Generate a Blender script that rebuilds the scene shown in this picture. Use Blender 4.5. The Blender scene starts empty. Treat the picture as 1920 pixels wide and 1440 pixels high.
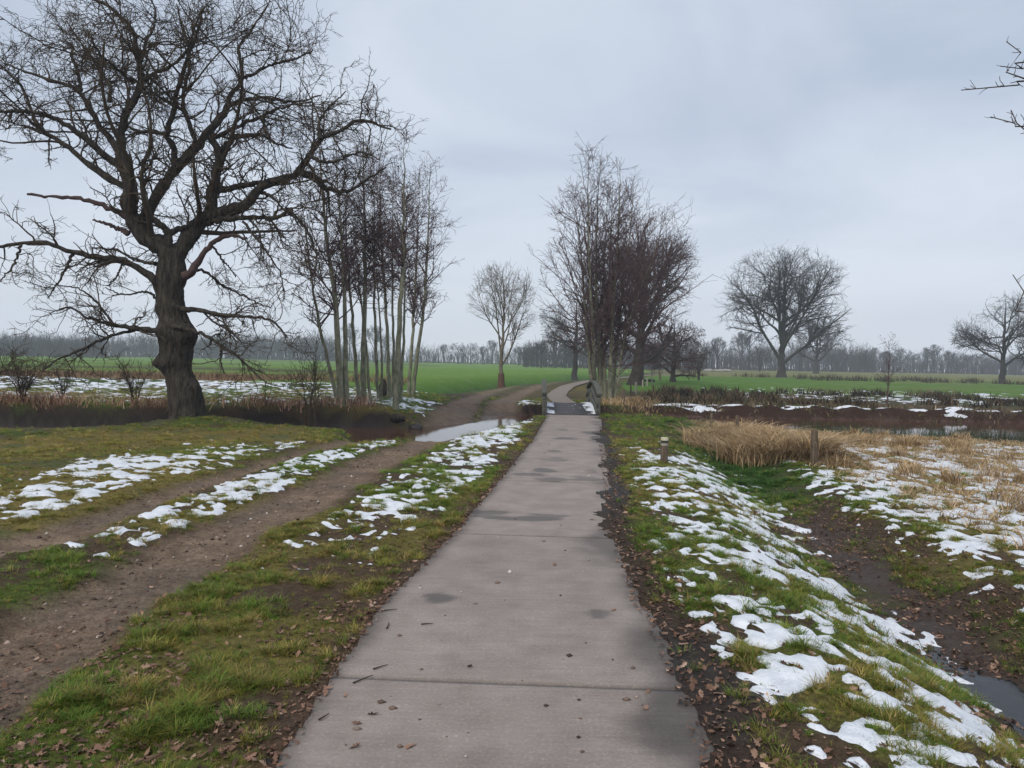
import bpy, math
import numpy as np
from mathutils import Matrix, Vector

# ------------------------------------------------------------------ camera, sky, sun, exposure
scene = bpy.context.scene
COL = scene.collection
F = 1400.0                      # focal length in photograph pixels (1920 wide)
PITCH, ROLL, CAMH = math.radians(1.8), math.radians(1.15), 1.6
cd = bpy.data.cameras.new('camera')
cam = bpy.data.objects.new('camera', cd)
COL.objects.link(cam)
cd.sensor_width = 36.0
cd.lens = 36.0 * F / 1920.0
cd.clip_start, cd.clip_end = 0.05, 5000
CAMROT = Matrix.Rotation(math.pi / 2 - PITCH, 4, 'X') @ Matrix.Rotation(ROLL, 4, 'Z')
cam.matrix_world = Matrix.Translation((0, 0, CAMH)) @ CAMROT
scene.camera = cam

SUN_EL, SUN_AZ = math.radians(44), math.radians(-150)
w = bpy.data.worlds.new('World')
scene.world = w
w.use_nodes = True
nt = w.node_tree
nt.nodes.clear()
def N(tree, typ, **kw):
    n = tree.nodes.new(typ)
    for k, v in kw.items():
        if k in n.inputs.keys():
            n.inputs[k].default_value = v
        else:
            setattr(n, k, v)
    return n
L = nt.links.new
sky = N(nt, 'ShaderNodeTexSky', sky_type='NISHITA', sun_disc=False)
sky.sun_elevation, sky.sun_rotation = SUN_EL, SUN_AZ
tc = N(nt, 'ShaderNodeTexCoord')
sep = N(nt, 'ShaderNodeSeparateXYZ')
L(tc.outputs['Generated'], sep.inputs[0])
zc = N(nt, 'ShaderNodeMath', operation='MAXIMUM'); zc.inputs[1].default_value = 0.0
L(sep.outputs['Z'], zc.inputs[0])
za = N(nt, 'ShaderNodeMath', operation='ADD'); za.inputs[1].default_value = 0.22
L(zc.outputs[0], za.inputs[0])
dx = N(nt, 'ShaderNodeMath', operation='DIVIDE'); dy = N(nt, 'ShaderNodeMath', operation='DIVIDE')
L(sep.outputs['X'], dx.inputs[0]); L(za.outputs[0], dx.inputs[1])
L(sep.outputs['Y'], dy.inputs[0]); L(za.outputs[0], dy.inputs[1])
cmb = N(nt, 'ShaderNodeCombineXYZ')
L(dx.outputs[0], cmb.inputs[0]); L(dy.outputs[0], cmb.inputs[1])
nz = N(nt, 'ShaderNodeTexNoise', Scale=1.15, Detail=6.0, Roughness=0.50, Distortion=0.5)
L(cmb.outputs[0], nz.inputs['Vector'])
rp = N(nt, 'ShaderNodeValToRGB')
rp.color_ramp.elements[0].position, rp.color_ramp.elements[0].color = 0.34, (3.45, 4.00, 4.90, 1)
rp.color_ramp.elements[1].position, rp.color_ramp.elements[1].color = 0.64, (5.10, 5.55, 6.25, 1)
L(nz.outputs[0], rp.inputs[0])
mx = N(nt, 'ShaderNodeMixRGB'); mx.inputs[0].default_value = 0.93
hor = N(nt, 'ShaderNodeMapRange', interpolation_type='SMOOTHSTEP')           # the overcast is paler low down, all round the horizon
hor.inputs[1].default_value, hor.inputs[2].default_value, hor.inputs[3].default_value, hor.inputs[4].default_value = 0.0, 0.30, 0.85, 0.0
L(zc.outputs[0], hor.inputs[0])
pale = N(nt, 'ShaderNodeMixRGB', blend_type='MIX'); pale.inputs[2].default_value = (5.5, 5.8, 6.4, 1)
L(hor.outputs[0], pale.inputs[0]); L(rp.outputs[0], pale.inputs[1])
L(sky.outputs[0], mx.inputs[1]); L(pale.outputs[0], mx.inputs[2])
bg = N(nt, 'ShaderNodeBackground', Strength=0.115)
wo = N(nt, 'ShaderNodeOutputWorld')
L(mx.outputs[0], bg.inputs[0]); L(bg.outputs[0], wo.inputs[0])

sd = bpy.data.lights.new('sun', 'SUN')
sd.energy, sd.angle, sd.color = 1.5, math.radians(14), (1.0, 0.91, 0.80)
sun = bpy.data.objects.new('sun', sd)
COL.objects.link(sun)
sv = Vector((math.sin(SUN_AZ) * math.cos(SUN_EL), math.cos(SUN_AZ) * math.cos(SUN_EL), math.sin(SUN_EL)))
sun.rotation_euler = sv.to_track_quat('Z', 'Y').to_euler()
vs = scene.view_settings
vs.view_transform, vs.look, vs.exposure, vs.gamma, vs.use_curve_mapping = 'Standard', 'None', 0.34, 1.0, False
scene.cycles.max_bounces = 5
scene.cycles.diffuse_bounces = 2
scene.cycles.glossy_bounces = 3
scene.cycles.volume_bounces = 1
scene.cycles.use_denoising = True

# ------------------------------------------------------------------ helpers
RM = np.array(CAMROT.to_3x3())
CAMP = np.array([0, 0, CAMH])
def ray(px, py):
    return RM @ np.array([(px - 960) / F, -(py - 720) / F, -1.0])
def at_z(px, py, z=0.0):
    d = ray(px, py)
    return CAMP + d * ((z - CAMH) / d[2])
def at_y(px, py, Y):
    d = ray(px, py)
    return CAMP + d * (Y / d[1])

def sstep(a, b, x):
    t = np.clip((x - a) / (b - a), 0, 1)
    return t * t * (3 - 2 * t)
def _hash(ix, iy, seed):
    h = (ix.astype(np.int64) * 374761393 + iy.astype(np.int64) * 668265263 + seed * 974634777) & 0xFFFFFFFF
    h = ((h ^ (h >> 13)) * 1274126177) & 0xFFFFFFFF
    h = ((h ^ (h >> 16)) * 2246822519) & 0xFFFFFFFF
    return ((h ^ (h >> 15)) & 0xFFFFFF) / float(0xFFFFFF)
def vnoise(x, y, seed=0):
    ix, iy = np.floor(x), np.floor(y)
    fx, fy = x - ix, y - iy
    ux, uy = fx * fx * (3 - 2 * fx), fy * fy * (3 - 2 * fy)
    a, b = _hash(ix, iy, seed), _hash(ix + 1, iy, seed)
    c, d = _hash(ix, iy + 1, seed), _hash(ix + 1, iy + 1, seed)
    return (a * (1 - ux) + b * ux) * (1 - uy) + (c * (1 - ux) + d * ux) * uy
def fbm(x, y, scale, seed=0, octv=3):
    x, y = np.asarray(x, float), np.asarray(y, float)
    x, y = (x * 0.81 + y * 0.59) / scale, (-x * 0.59 + y * 0.81) / scale
    s, a, t = 0, 1.0, 0
    for i in range(octv):
        s = s + a * vnoise(x, y, seed + i * 17); t += a
        x, y, a = x * 2.03 + 11.3, y * 2.03 - 7.7, a * 0.5
    return s / t

def mesh_obj(name, V, Fc, mat, parent=None, col=None, smooth=False, loc=None, local=False):
    V = np.asarray(V, np.float32).reshape(-1, 3)
    if loc is not None:
        V = V - np.asarray(loc, np.float32)
    me = bpy.data.meshes.new(name)
    me.vertices.add(len(V))
    me.vertices.foreach_set('co', V.ravel())
    groups = Fc if isinstance(Fc, (list, tuple)) else [Fc]
    groups = [np.asarray(g, np.int32) for g in groups if len(g)]
    nl = sum(g.size for g in groups); nf = sum(len(g) for g in groups)
    me.loops.add(nl)
    me.polygons.add(nf)
    me.loops.foreach_set('vertex_index', np.concatenate([g.ravel() for g in groups]))
    st, off = [], 0
    for g in groups:
        st.append(off + np.arange(len(g)) * g.shape[1]); off += g.size
    me.polygons.foreach_set('loop_start', np.concatenate(st).astype(np.int32))
    if smooth:
        me.polygons.foreach_set('use_smooth', np.ones(nf, bool))
    me.update(calc_edges=True)
    if col is not None:
        at = me.attributes.new('Col', 'FLOAT_COLOR', 'POINT')
        c = np.ones((len(V), 4), np.float32)
        col = np.asarray(col, np.float32)
        c[:, :col.shape[1]] = col
        at.data.foreach_set('color', c.ravel())
    if mat: me.materials.append(mat)
    o = bpy.data.objects.new(name, me)
    if loc is not None: o.location = loc
    COL.objects.link(o)
    if parent is not None:
        o.parent = parent
        if not local: o.location = (Vector(loc) if loc is not None else Vector((0, 0, 0))) - parent.location
    return o
def tag(o, label=None, cat=None, group=None, kind=None):
    if label: o['label'] = label
    if cat: o['category'] = cat
    if group: o['group'] = group
    if kind: o['kind'] = kind
    return o
def empty(name, loc, label, cat, group=None):
    o = bpy.data.objects.new(name, None)
    o.empty_display_size = 0.2
    o.location = [float(v) for v in loc]
    COL.objects.link(o)
    return tag(o, label, cat, group)

def norm(v):
    return v / np.maximum(np.linalg.norm(v, axis=-1, keepdims=True), 1e-9)
def tubes(P, R, S=5):
    """P (n,k,3) centre lines, R (n,k) radii -> verts, quads"""
    n, k = P.shape[:2]
    T = np.empty_like(P)
    T[:, 1:-1] = P[:, 2:] - P[:, :-2]
    T[:, 0] = P[:, 1] - P[:, 0]; T[:, -1] = P[:, -1] - P[:, -2]
    T = norm(T)
    d0 = norm(P[:, -1] - P[:, 0])
    ref = np.where(np.abs(d0[:, 2:3]) > 0.8, np.array([[1.0, 0.2, 0]]), np.array([[0, 0.15, 1.0]]))
    U = norm(np.cross(T, ref[:, None, :])); W = np.cross(T, U)
    a = np.arange(S) * 2 * np.pi / S
    V = (P[:, :, None, :] + R[:, :, None, None] * (np.cos(a)[None, None, :, None] * U[:, :, None, :] + np.sin(a)[None, None, :, None] * W[:, :, None, :]))
    idx = np.arange(n * k * S).reshape(n, k, S)
    nx = np.roll(idx, -1, axis=2)
    Q = np.stack([idx[:, :-1], nx[:, :-1], nx[:, 1:], idx[:, 1:]], axis=-1).reshape(-1, 4)
    return V.reshape(-1, 3), Q
def join(parts):
    Vs, Qs, off = [], [], 0
    for V, Q in parts:
        Vs.append(V); Qs.append(Q + off); off += len(V)
    return np.concatenate(Vs), np.concatenate(Qs)
def resample(pts, K, smooth=True):
    pts = np.asarray(pts, float)
    if smooth and len(pts) > 2:
        q = [pts[0]]
        for i in range(len(pts) - 1):
            p0, p1, p2, p3 = pts[max(i - 1, 0)], pts[i], pts[i + 1], pts[min(i + 2, len(pts) - 1)]
            for t in (0.25, 0.5, 0.75, 1.0):
                q.append(0.5 * (2 * p1 + (p2 - p0) * t + (2 * p0 - 5 * p1 + 4 * p2 - p3) * t * t + (3 * p1 - p0 - 3 * p2 + p3) * t ** 3))
        pts = np.array(q)
    s = np.concatenate([[0], np.cumsum(np.linalg.norm(np.diff(pts, axis=0), axis=1))])
    u = np.linspace(0, s[-1], K)
    return np.stack([np.interp(u, s, pts[:, j]) for j in range(pts.shape[1])], 1)
def spawn(rng, P, R, n, Ln, ang, K, t=(0.2, 1.0), wig=0.3, up=0.0, rr=0.6, rmax=1.0, rmin=0.004, tip=0.3, asd=0.3, fall=0.0, env=None, even=False, grav=0.0):
    m, k0 = P.shape[:2]
    ln = np.linalg.norm(np.diff(P, axis=1), axis=2).sum(1)
    idx = rng.choice(m, n, p=ln / ln.sum())
    tt = t[0] + (t[1] - t[0]) * rng.random(n)
    f = np.minimum(tt * (k0 - 1), k0 - 1.001); i = f.astype(int); fr = (f - i)[:, None]
    base = P[idx, i] * (1 - fr) + P[idx, i + 1] * fr
    tan = norm(P[idx, i + 1] - P[idx, i])
    r = (R[idx, i] * (1 - fr[:, 0]) + R[idx, i + 1] * fr[:, 0])
    if even:
        tt = t[0] + (t[1] - t[0]) * (np.arange(n) + rng.random(n)) / n
        f = np.minimum(tt * (k0 - 1), k0 - 1.001); i = f.astype(int); fr = (f - i)[:, None]
        base = P[idx, i] * (1 - fr) + P[idx, i + 1] * fr; tan = norm(P[idx, i + 1] - P[idx, i]); r = (R[idx, i] * (1 - fr[:, 0]) + R[idx, i + 1] * fr[:, 0])
    v = rng.normal(size=(n, 3)) if not even else np.stack([np.cos(np.arange(n) * 2.4 + rng.normal(size=n) * .25), np.sin(np.arange(n) * 2.4 + rng.normal(size=n) * .25), np.zeros(n)], 1)
    v -= (v * tan).sum(1, keepdims=True) * tan; v = norm(v)
    a = (ang + asd * rng.normal(size=n))[:, None]
    d = norm(np.cos(a) * tan + np.sin(a) * v + np.array([0, 0, up]))
    Le = rng.uniform(Ln[0], Ln[1], n) * (1 - fall * tt)
    if env is not None:
        c, ax = env
        q = (base - c) / ax; e = d / ax
        A = (e * e).sum(1); B = (q * e).sum(1); C = (q * q).sum(1) - 1
        s = (-B + np.sqrt(np.maximum(B * B - A * C, 0))) / A
        Le = np.clip(np.minimum(Le, s * rng.uniform(0.8, 1.06, n)), 0.12 * Ln[0], None)
    out = np.empty((n, K, 3)); out[:, 0] = base
    st = (Le / (K - 1))[:, None]
    for j in range(1, K):
        d = norm(d + wig * rng.normal(size=(n, 3)) + np.array([0, 0, up * 0.25 - grav]))
        out[:, j] = out[:, j - 1] + d * st
    r0 = np.clip(r * rr, rmin, rmax)[:, None]
    RR = np.maximum(r0 * (1 - (1 - tip) * np.linspace(0, 1, K)[None]), rmin * 0.7)
    return out, RR

# ------------------------------------------------------------------ materials
def new_mat(name):
    m = bpy.data.materials.new(name); m.use_nodes = True
    m.node_tree.nodes.clear()
    return m, m.node_tree
def simple_mat(name, c1, c2, scale=8.0, rough=0.85, bump=0.0, bscale=40.0, stretch=(1, 1, 1), spec=0.3, coords='Object', detail=4.0, third=None):
    m, t = new_mat(name)
    l = t.links.new
    co = N(t, 'ShaderNodeTexCoord'); mp = N(t, 'ShaderNodeMapping'); mp.inputs['Scale'].default_value = stretch
    l(co.outputs[coords], mp.inputs[0])
    n1 = N(t, 'ShaderNodeTexNoise', Scale=scale, Detail=detail, Roughness=0.6); l(mp.outputs[0], n1.inputs['Vector'])
    cr = N(t, 'ShaderNodeValToRGB')
    cr.color_ramp.elements[0].position, cr.color_ramp.elements[0].color = 0.32, (*c1, 1)
    cr.color_ramp.elements[1].position, cr.color_ramp.elements[1].color = 0.68, (*c2, 1)
    if third:
        e = cr.color_ramp.elements.new(0.8); e.color = (*third, 1)
    l(n1.outputs[0], cr.inputs[0])
    bs = N(t, 'ShaderNodeBsdfPrincipled', Roughness=rough); bs.inputs['Specular IOR Level'].default_value = spec
    l(cr.outputs[0], bs.inputs['Base Color'])
    if bump:
        n2 = N(t, 'ShaderNodeTexNoise', Scale=bscale, Detail=3.0); l(mp.outputs[0], n2.inputs['Vector'])
        bp = N(t, 'ShaderNodeBump', Strength=1.0, Distance=bump); l(n2.outputs[0], bp.inputs['Height']); l(bp.outputs[0], bs.inputs['Normal'])
    o = N(t, 'ShaderNodeOutputMaterial'); l(bs.outputs[0], o.inputs[0])
    return m
def ground_mat(name, bump=0.012):
    """colour attribute of the terrain zones; its alpha is how wet the soil is"""
    m, t = new_mat(name)
    l = t.links.new
    at = N(t, 'ShaderNodeAttribute', attribute_name='Col')
    co = N(t, 'ShaderNodeTexCoord')
    n1 = N(t, 'ShaderNodeTexNoise', Scale=22.0, Detail=5.0, Roughness=0.65); l(co.outputs['Object'], n1.inputs['Vector'])
    n3 = N(t, 'ShaderNodeTexNoise', Scale=70.0, Detail=4.0, Roughness=0.65); l(co.outputs['Object'], n3.inputs['Vector'])
    ad = N(t, 'ShaderNodeMath', operation='ADD'); l(n1.outputs[0], ad.inputs[0]); l(n3.outputs[0], ad.inputs[1])
    mr = N(t, 'ShaderNodeMapRange'); mr.inputs[1].default_value, mr.inputs[2].default_value = 0.65, 1.35
    mr.inputs[3].default_value, mr.inputs[4].default_value = 0.35, 1.75
    l(ad.outputs[0], mr.inputs[0])
    mu = N(t, 'ShaderNodeMixRGB', blend_type='MULTIPLY'); mu.inputs[0].default_value = 1.0
    l(at.outputs['Color'], mu.inputs[1]); l(mr.outputs[0], mu.inputs[2])
    bs = N(t, 'ShaderNodeBsdfPrincipled')
    sl = N(t, 'ShaderNodeMapRange'); sl.inputs[3].default_value, sl.inputs[4].default_value = 0.06, 0.42
    l(at.outputs['Alpha'], sl.inputs[0]); l(sl.outputs[0], bs.inputs['Specular IOR Level'])
    l(mu.outputs[0], bs.inputs['Base Color'])
    ro = N(t, 'ShaderNodeMapRange'); ro.inputs[3].default_value, ro.inputs[4].default_value = 0.98, 0.30
    l(at.outputs['Alpha'], ro.inputs[0]); l(ro.outputs[0], bs.inputs['Roughness'])
    bp = N(t, 'ShaderNodeBump', Strength=0.9, Distance=bump); l(ad.outputs[0], bp.inputs['Height']); l(bp.outputs[0], bs.inputs['Normal'])
    o = N(t, 'ShaderNodeOutputMaterial'); l(bs.outputs[0], o.inputs[0])
    return m
def attr_mat(name, rough=0.75, trans=0.0, spec=0.25):
    m, t = new_mat(name)
    l = t.links.new
    at = N(t, 'ShaderNodeAttribute', attribute_name='Col')
    bs = N(t, 'ShaderNodeBsdfPrincipled', Roughness=rough); bs.inputs['Specular IOR Level'].default_value = spec
    l(at.outputs['Color'], bs.inputs['Base Color'])
    o = N(t, 'ShaderNodeOutputMaterial')
    if trans:
        tr = N(t, 'ShaderNodeBsdfTranslucent'); l(at.outputs['Color'], tr.inputs[0])
        ms = N(t, 'ShaderNodeMixShader'); ms.inputs[0].default_value = trans
        l(bs.outputs[0], ms.inputs[1]); l(tr.outputs[0], ms.inputs[2]); l(ms.outputs[0], o.inputs[0])
    else:
        l(bs.outputs[0], o.inputs[0])
    return m
def water_mat(name, c, rough=0.04, bump=0.002, scale=9.0):
    m, t = new_mat(name)
    l = t.links.new
    co = N(t, 'ShaderNodeTexCoord')
    n2 = N(t, 'ShaderNodeTexNoise', Scale=scale, Detail=2.0); l(co.outputs['Object'], n2.inputs['Vector'])
    bp = N(t, 'ShaderNodeBump', Strength=0.6, Distance=bump); l(n2.outputs[0], bp.inputs['Height'])
    bs = N(t, 'ShaderNodeBsdfPrincipled', Roughness=rough); bs.inputs['Base Color'].default_value = (*c, 1)
    bs.inputs['IOR'].default_value = 1.33; bs.inputs['Specular IOR Level'].default_value = 0.5
    l(bp.outputs[0], bs.inputs['Normal'])
    o = N(t, 'ShaderNodeOutputMaterial'); l(bs.outputs[0], o.inputs[0])
    return m
M_GROUND = ground_mat('ground_soil')
M_TRACK = ground_mat('track_soil', 0.018)
M_GRASS = attr_mat('grass_blades', 0.6, 0.25)
M_DRY = attr_mat('dry_grass', 0.8, 0.2)
M_LEAF = attr_mat('dead_leaves', 0.75, 0.0)
M_WATER = water_mat('stream_water', (0.085, 0.045, 0.03))
M_DITCH = water_mat('ditch_water', (0.02, 0.018, 0.018), 0.1, 0.004, 14)
M_OAKBARK = simple_mat('oak_bark', (0.018, 0.015, 0.012), (0.080, 0.069, 0.054), 7, 0.95, 0.07, 14, (1.8, 1.8, 0.4), 0.15, third=(0.075, 0.085, 0.045))
M_OAKTWIG = simple_mat('oak_twig_bark', (0.04, 0.03, 0.022), (0.085, 0.065, 0.042), 3, 0.9, spec=0.15)
M_BAREWOOD = simple_mat('debarked_wood', (0.055, 0.034, 0.031), (0.095, 0.062, 0.056), 9, 0.85, spec=0.2)
M_ALDER = simple_mat('alder_bark', (0.10, 0.105, 0.062), (0.27, 0.265, 0.19), 5, 0.9, 0.01, 30, (2, 2, 0.8), 0.2, third=(0.32, 0.31, 0.26))
M_ALDERTWIG = simple_mat('alder_twig_bark', (0.075, 0.050, 0.048), (0.15, 0.105, 0.10), 3, 0.9, spec=0.15)
M_CONE = simple_mat('alder_cones', (0.040, 0.024, 0.026), (0.08, 0.048, 0.052), 6, 0.9, spec=0.1)
M_FARBARK = simple_mat('distant_bark', (0.04, 0.037, 0.033), (0.075, 0.07, 0.06), 0.4, 0.95, spec=0.1)
M_MAPLE = simple_mat('young_tree_bark', (0.10, 0.085, 0.06), (0.19, 0.165, 0.125), 4, 0.9, spec=0.15)
M_RUST = simple_mat('scraped_bark', (0.075, 0.042, 0.026), (0.14, 0.08, 0.05), 9, 0.9, spec=0.15)
M_POST = simple_mat('weathered_post', (0.07, 0.052, 0.035), (0.18, 0.14, 0.10), 9, 0.9, 0.006, 40, (4, 4, 0.6), 0.15)
M_PALEPOST = simple_mat('pale_post', (0.20, 0.18, 0.15), (0.40, 0.37, 0.31), 9, 0.9, 0.004, 40, (4, 4, 0.6), 0.15)
M_BRIDGE = simple_mat('grey_bridge_timber', (0.055, 0.055, 0.046), (0.15, 0.15, 0.125), 6, 0.85, 0.004, 50, (5, 0.7, 5), 0.2, third=(0.12, 0.14, 0.08))
M_DECK = simple_mat('dark_deck_timber', (0.045, 0.042, 0.044), (0.085, 0.08, 0.082), 5, 0.6, 0.003, 60, (0.8, 5, 5), 0.35)
M_SNOW = simple_mat('old_snow', (0.62, 0.66, 0.72), (0.82, 0.845, 0.88), 9, 0.6, 0.010, 70, spec=0.3)

# ------------------------------------------------------------------ terrain layout (metres, from pixels on the ground plane)
PATH_PX_L = [(510, 1440), (605, 1280), (730, 1115), (850, 1000), (945, 890), (1000, 824), (1025, 781)]
PATH_PX_R = [(1362, 1440), (1296, 1280), (1205, 1115), (1158, 1000), (1143, 890), (1131, 824), (1127, 781)]
pl = np.array([at_z(*p)[:2] for p in PATH_PX_L]); pr = np.array([at_z(*p)[:2] for p in PATH_PX_R])
BR0, BR1 = 22.45, 28.1                                   # bridge from / to (distance along y)
pyl = np.concatenate([[-6], pl[:, 1]]); pxl = np.concatenate([[-1.35], pl[:, 0]])
pyr = np.concatenate([[-6], pr[:, 1]]); pxr = np.concatenate([[0.5], pr[:, 0]])
FARP_Y = np.array([28.1, 31, 34.5, 40, 46, 54, 64, 80, 110])
FARP_X = np.array([2.05, 2.0, 2.05, 2.6, 3.4, 4.9, 7.0, 11.5, 22.0])
def path_edges(y):
    l = np.interp(y, pyl, pxl); r = np.interp(y, pyr, pxr)
    c = np.interp(y, FARP_Y, FARP_X)
    hw = 0.45 * np.sqrt(1 + np.gradient(FARP_X, FARP_Y)[np.clip(np.searchsorted(FARP_Y, y), 0, 8)] ** 2)
    bc = np.interp(y, [BR0, BR1], [1.80, 2.05])
    l = np.where(y > BR1, c - hw, np.where(y > BR0, bc - 0.8, l)); r = np.where(y > BR1, c + hw, np.where(y > BR0, bc + 0.8, r))
    return l, r
def gcurve(pts):
    a = np.array([at_z(*p)[:2] for p in pts]); return a[np.argsort(a[:, 1])]
R2L = gcurve([(0, 1165), (141, 1090), (300, 1010), (403, 968), (539, 916), (657, 860), (750, 832)])
R2R = gcurve([(0, 1361), (117, 1258), (225, 1188), (300, 1127), (403, 1071), (516, 991), (600, 958), (704, 893), (816, 832)])
R1L = gcurve([(0, 1005), (141, 968), (244, 935), (328, 907), (469, 869), (600, 834)])
R1R = gcurve([(0, 1043), (113, 1015), (206, 982), (300, 944), (403, 907), (539, 860), (666, 832)])
TY = [14, 17, 21.7, 28, 36.6, 46, 60, 86, 120]
TL = [-3.1, -2.5, -1.85, -1.75, -1.15, 0.0, 2.2, 8.0, 18]      # left wheel rut beyond the ford
TR = [-1.8, -1.2, -0.55, -0.35, 0.45, 1.6, 3.8, 9.4, 19.2]     # right wheel rut beyond the ford
def rut_mask(x, y):
    wob = 0.12 * (fbm(x, y, 0.5, 5) - 0.5) + 0.10 * (fbm(x, y, 0.16, 6) - 0.5)
    def band(lc, rc):
        xl = np.interp(y, lc[:, 1], lc[:, 0]); xr = np.interp(y, rc[:, 1], rc[:, 0])
        return np.minimum(x - xl, xr - x) + wob * 1.6
    b = np.maximum(band(R2L, R2R), band(R1L, R1R))
    near = np.where(y < 14.2, sstep(-0.12, 0.16, b), 0)
    cl, cr = np.interp(y, TY, TL), np.interp(y, TY, TR)
    hw = np.interp(y, [14, 17, 20, 26, 34, 50, 120], [0.38, 0.6, 0.75, 0.6, 0.42, 0.36, 0.4])
    bf = np.maximum(hw - np.abs(x - cl), hw - np.abs(x - cr)) + wob * 2.2
    far = np.where(y >= 14.2, sstep(-0.15, 0.2, bf), 0)
    return np.maximum(near, far)
STREAM = np.array([(-60, 16.6, 2.0), (-25, 16.8, 2.0), (-14, 17.0, 2.0), (-9.6, 17.6, 1.7), (-7.6, 18.75, 1.05), (-5.2, 18.9, 1.6), (-3.0, 18.8, 1.75),
                   (-1.7, 19.1, 1.7), (-0.95, 20.0, 1.25), (-0.2, 21.7, 0.7), (0.4, 23.0, 0.65), (1.0, 24.3, 1.1), (1.9, 25.3, 2.0), (4.2, 25.6, 1.7), (7, 25.2, 2.2), (11, 23.3, 4.0),
                   (16, 22.7, 4.7), (25, 22.6, 5.0), (45, 24.6, 5.0), (90, 28, 5.0)])
WATER_Z = -0.36
def stream_t(x, y):
    """signed distance to the stream's bank line (negative inside)"""
    best = np.full(x.shape, 1e9)
    for a, b in zip(STREAM[:-1], STREAM[1:]):
        d = b[:2] - a[:2]; l2 = d @ d
        s = np.clip(((x - a[0]) * d[0] + (y - a[1]) * d[1]) / l2, 0, 1)
        dist = np.hypot(x - a[0] - s * d[0], y - a[1] - s * d[1]) - (a[2] + s * (b[2] - a[2]))
        best = np.minimum(best, dist)
    return best
def ditch_x(y):
    return np.interp(y, [-2, 3, 5, 6.5, 9, 13, 16, 19, 22], [2.95, 3.06, 3.17, 3.28, 3.55, 4.0, 4.2, 4.6, 5.2])
OAK = at_z(345, 790)
FD_Y = np.array([33, 38, 45, 55, 70, 100, 150]); FD_X = np.array([-5.5, -4.4, -2.6, 0.0, 4.0, 13, 30])   # ditch along the green field
def zones(x, y):
    z = {}
    t = stream_t(x, y) + 0.35 * (fbm(x, y, 0.9, 31) - 0.5) + 0.14 * (fbm(x, y, 0.25, 32) - 0.5)
    z['t'] = t
    l, r = path_edges(y)
    z['pin'] = np.minimum(x - l, r - x)                       # >0 on the path
    z['pr'] = x - r; z['pl'] = l - x
    z['rut'] = rut_mask(x, y)
    tc_ = 0.5 * (np.interp(y, TY, TL) + np.interp(y, TY, TR))
    dtc = x - (tc_ + 0.15)
    z['ford'] = np.where(dtc > 0, sstep(1.4, 0.8, dtc), sstep(2.3, 1.1, -dtc)) * (y > 12) * (y < 30)
    z['dt'] = x - ditch_x(y)
    return z
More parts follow.
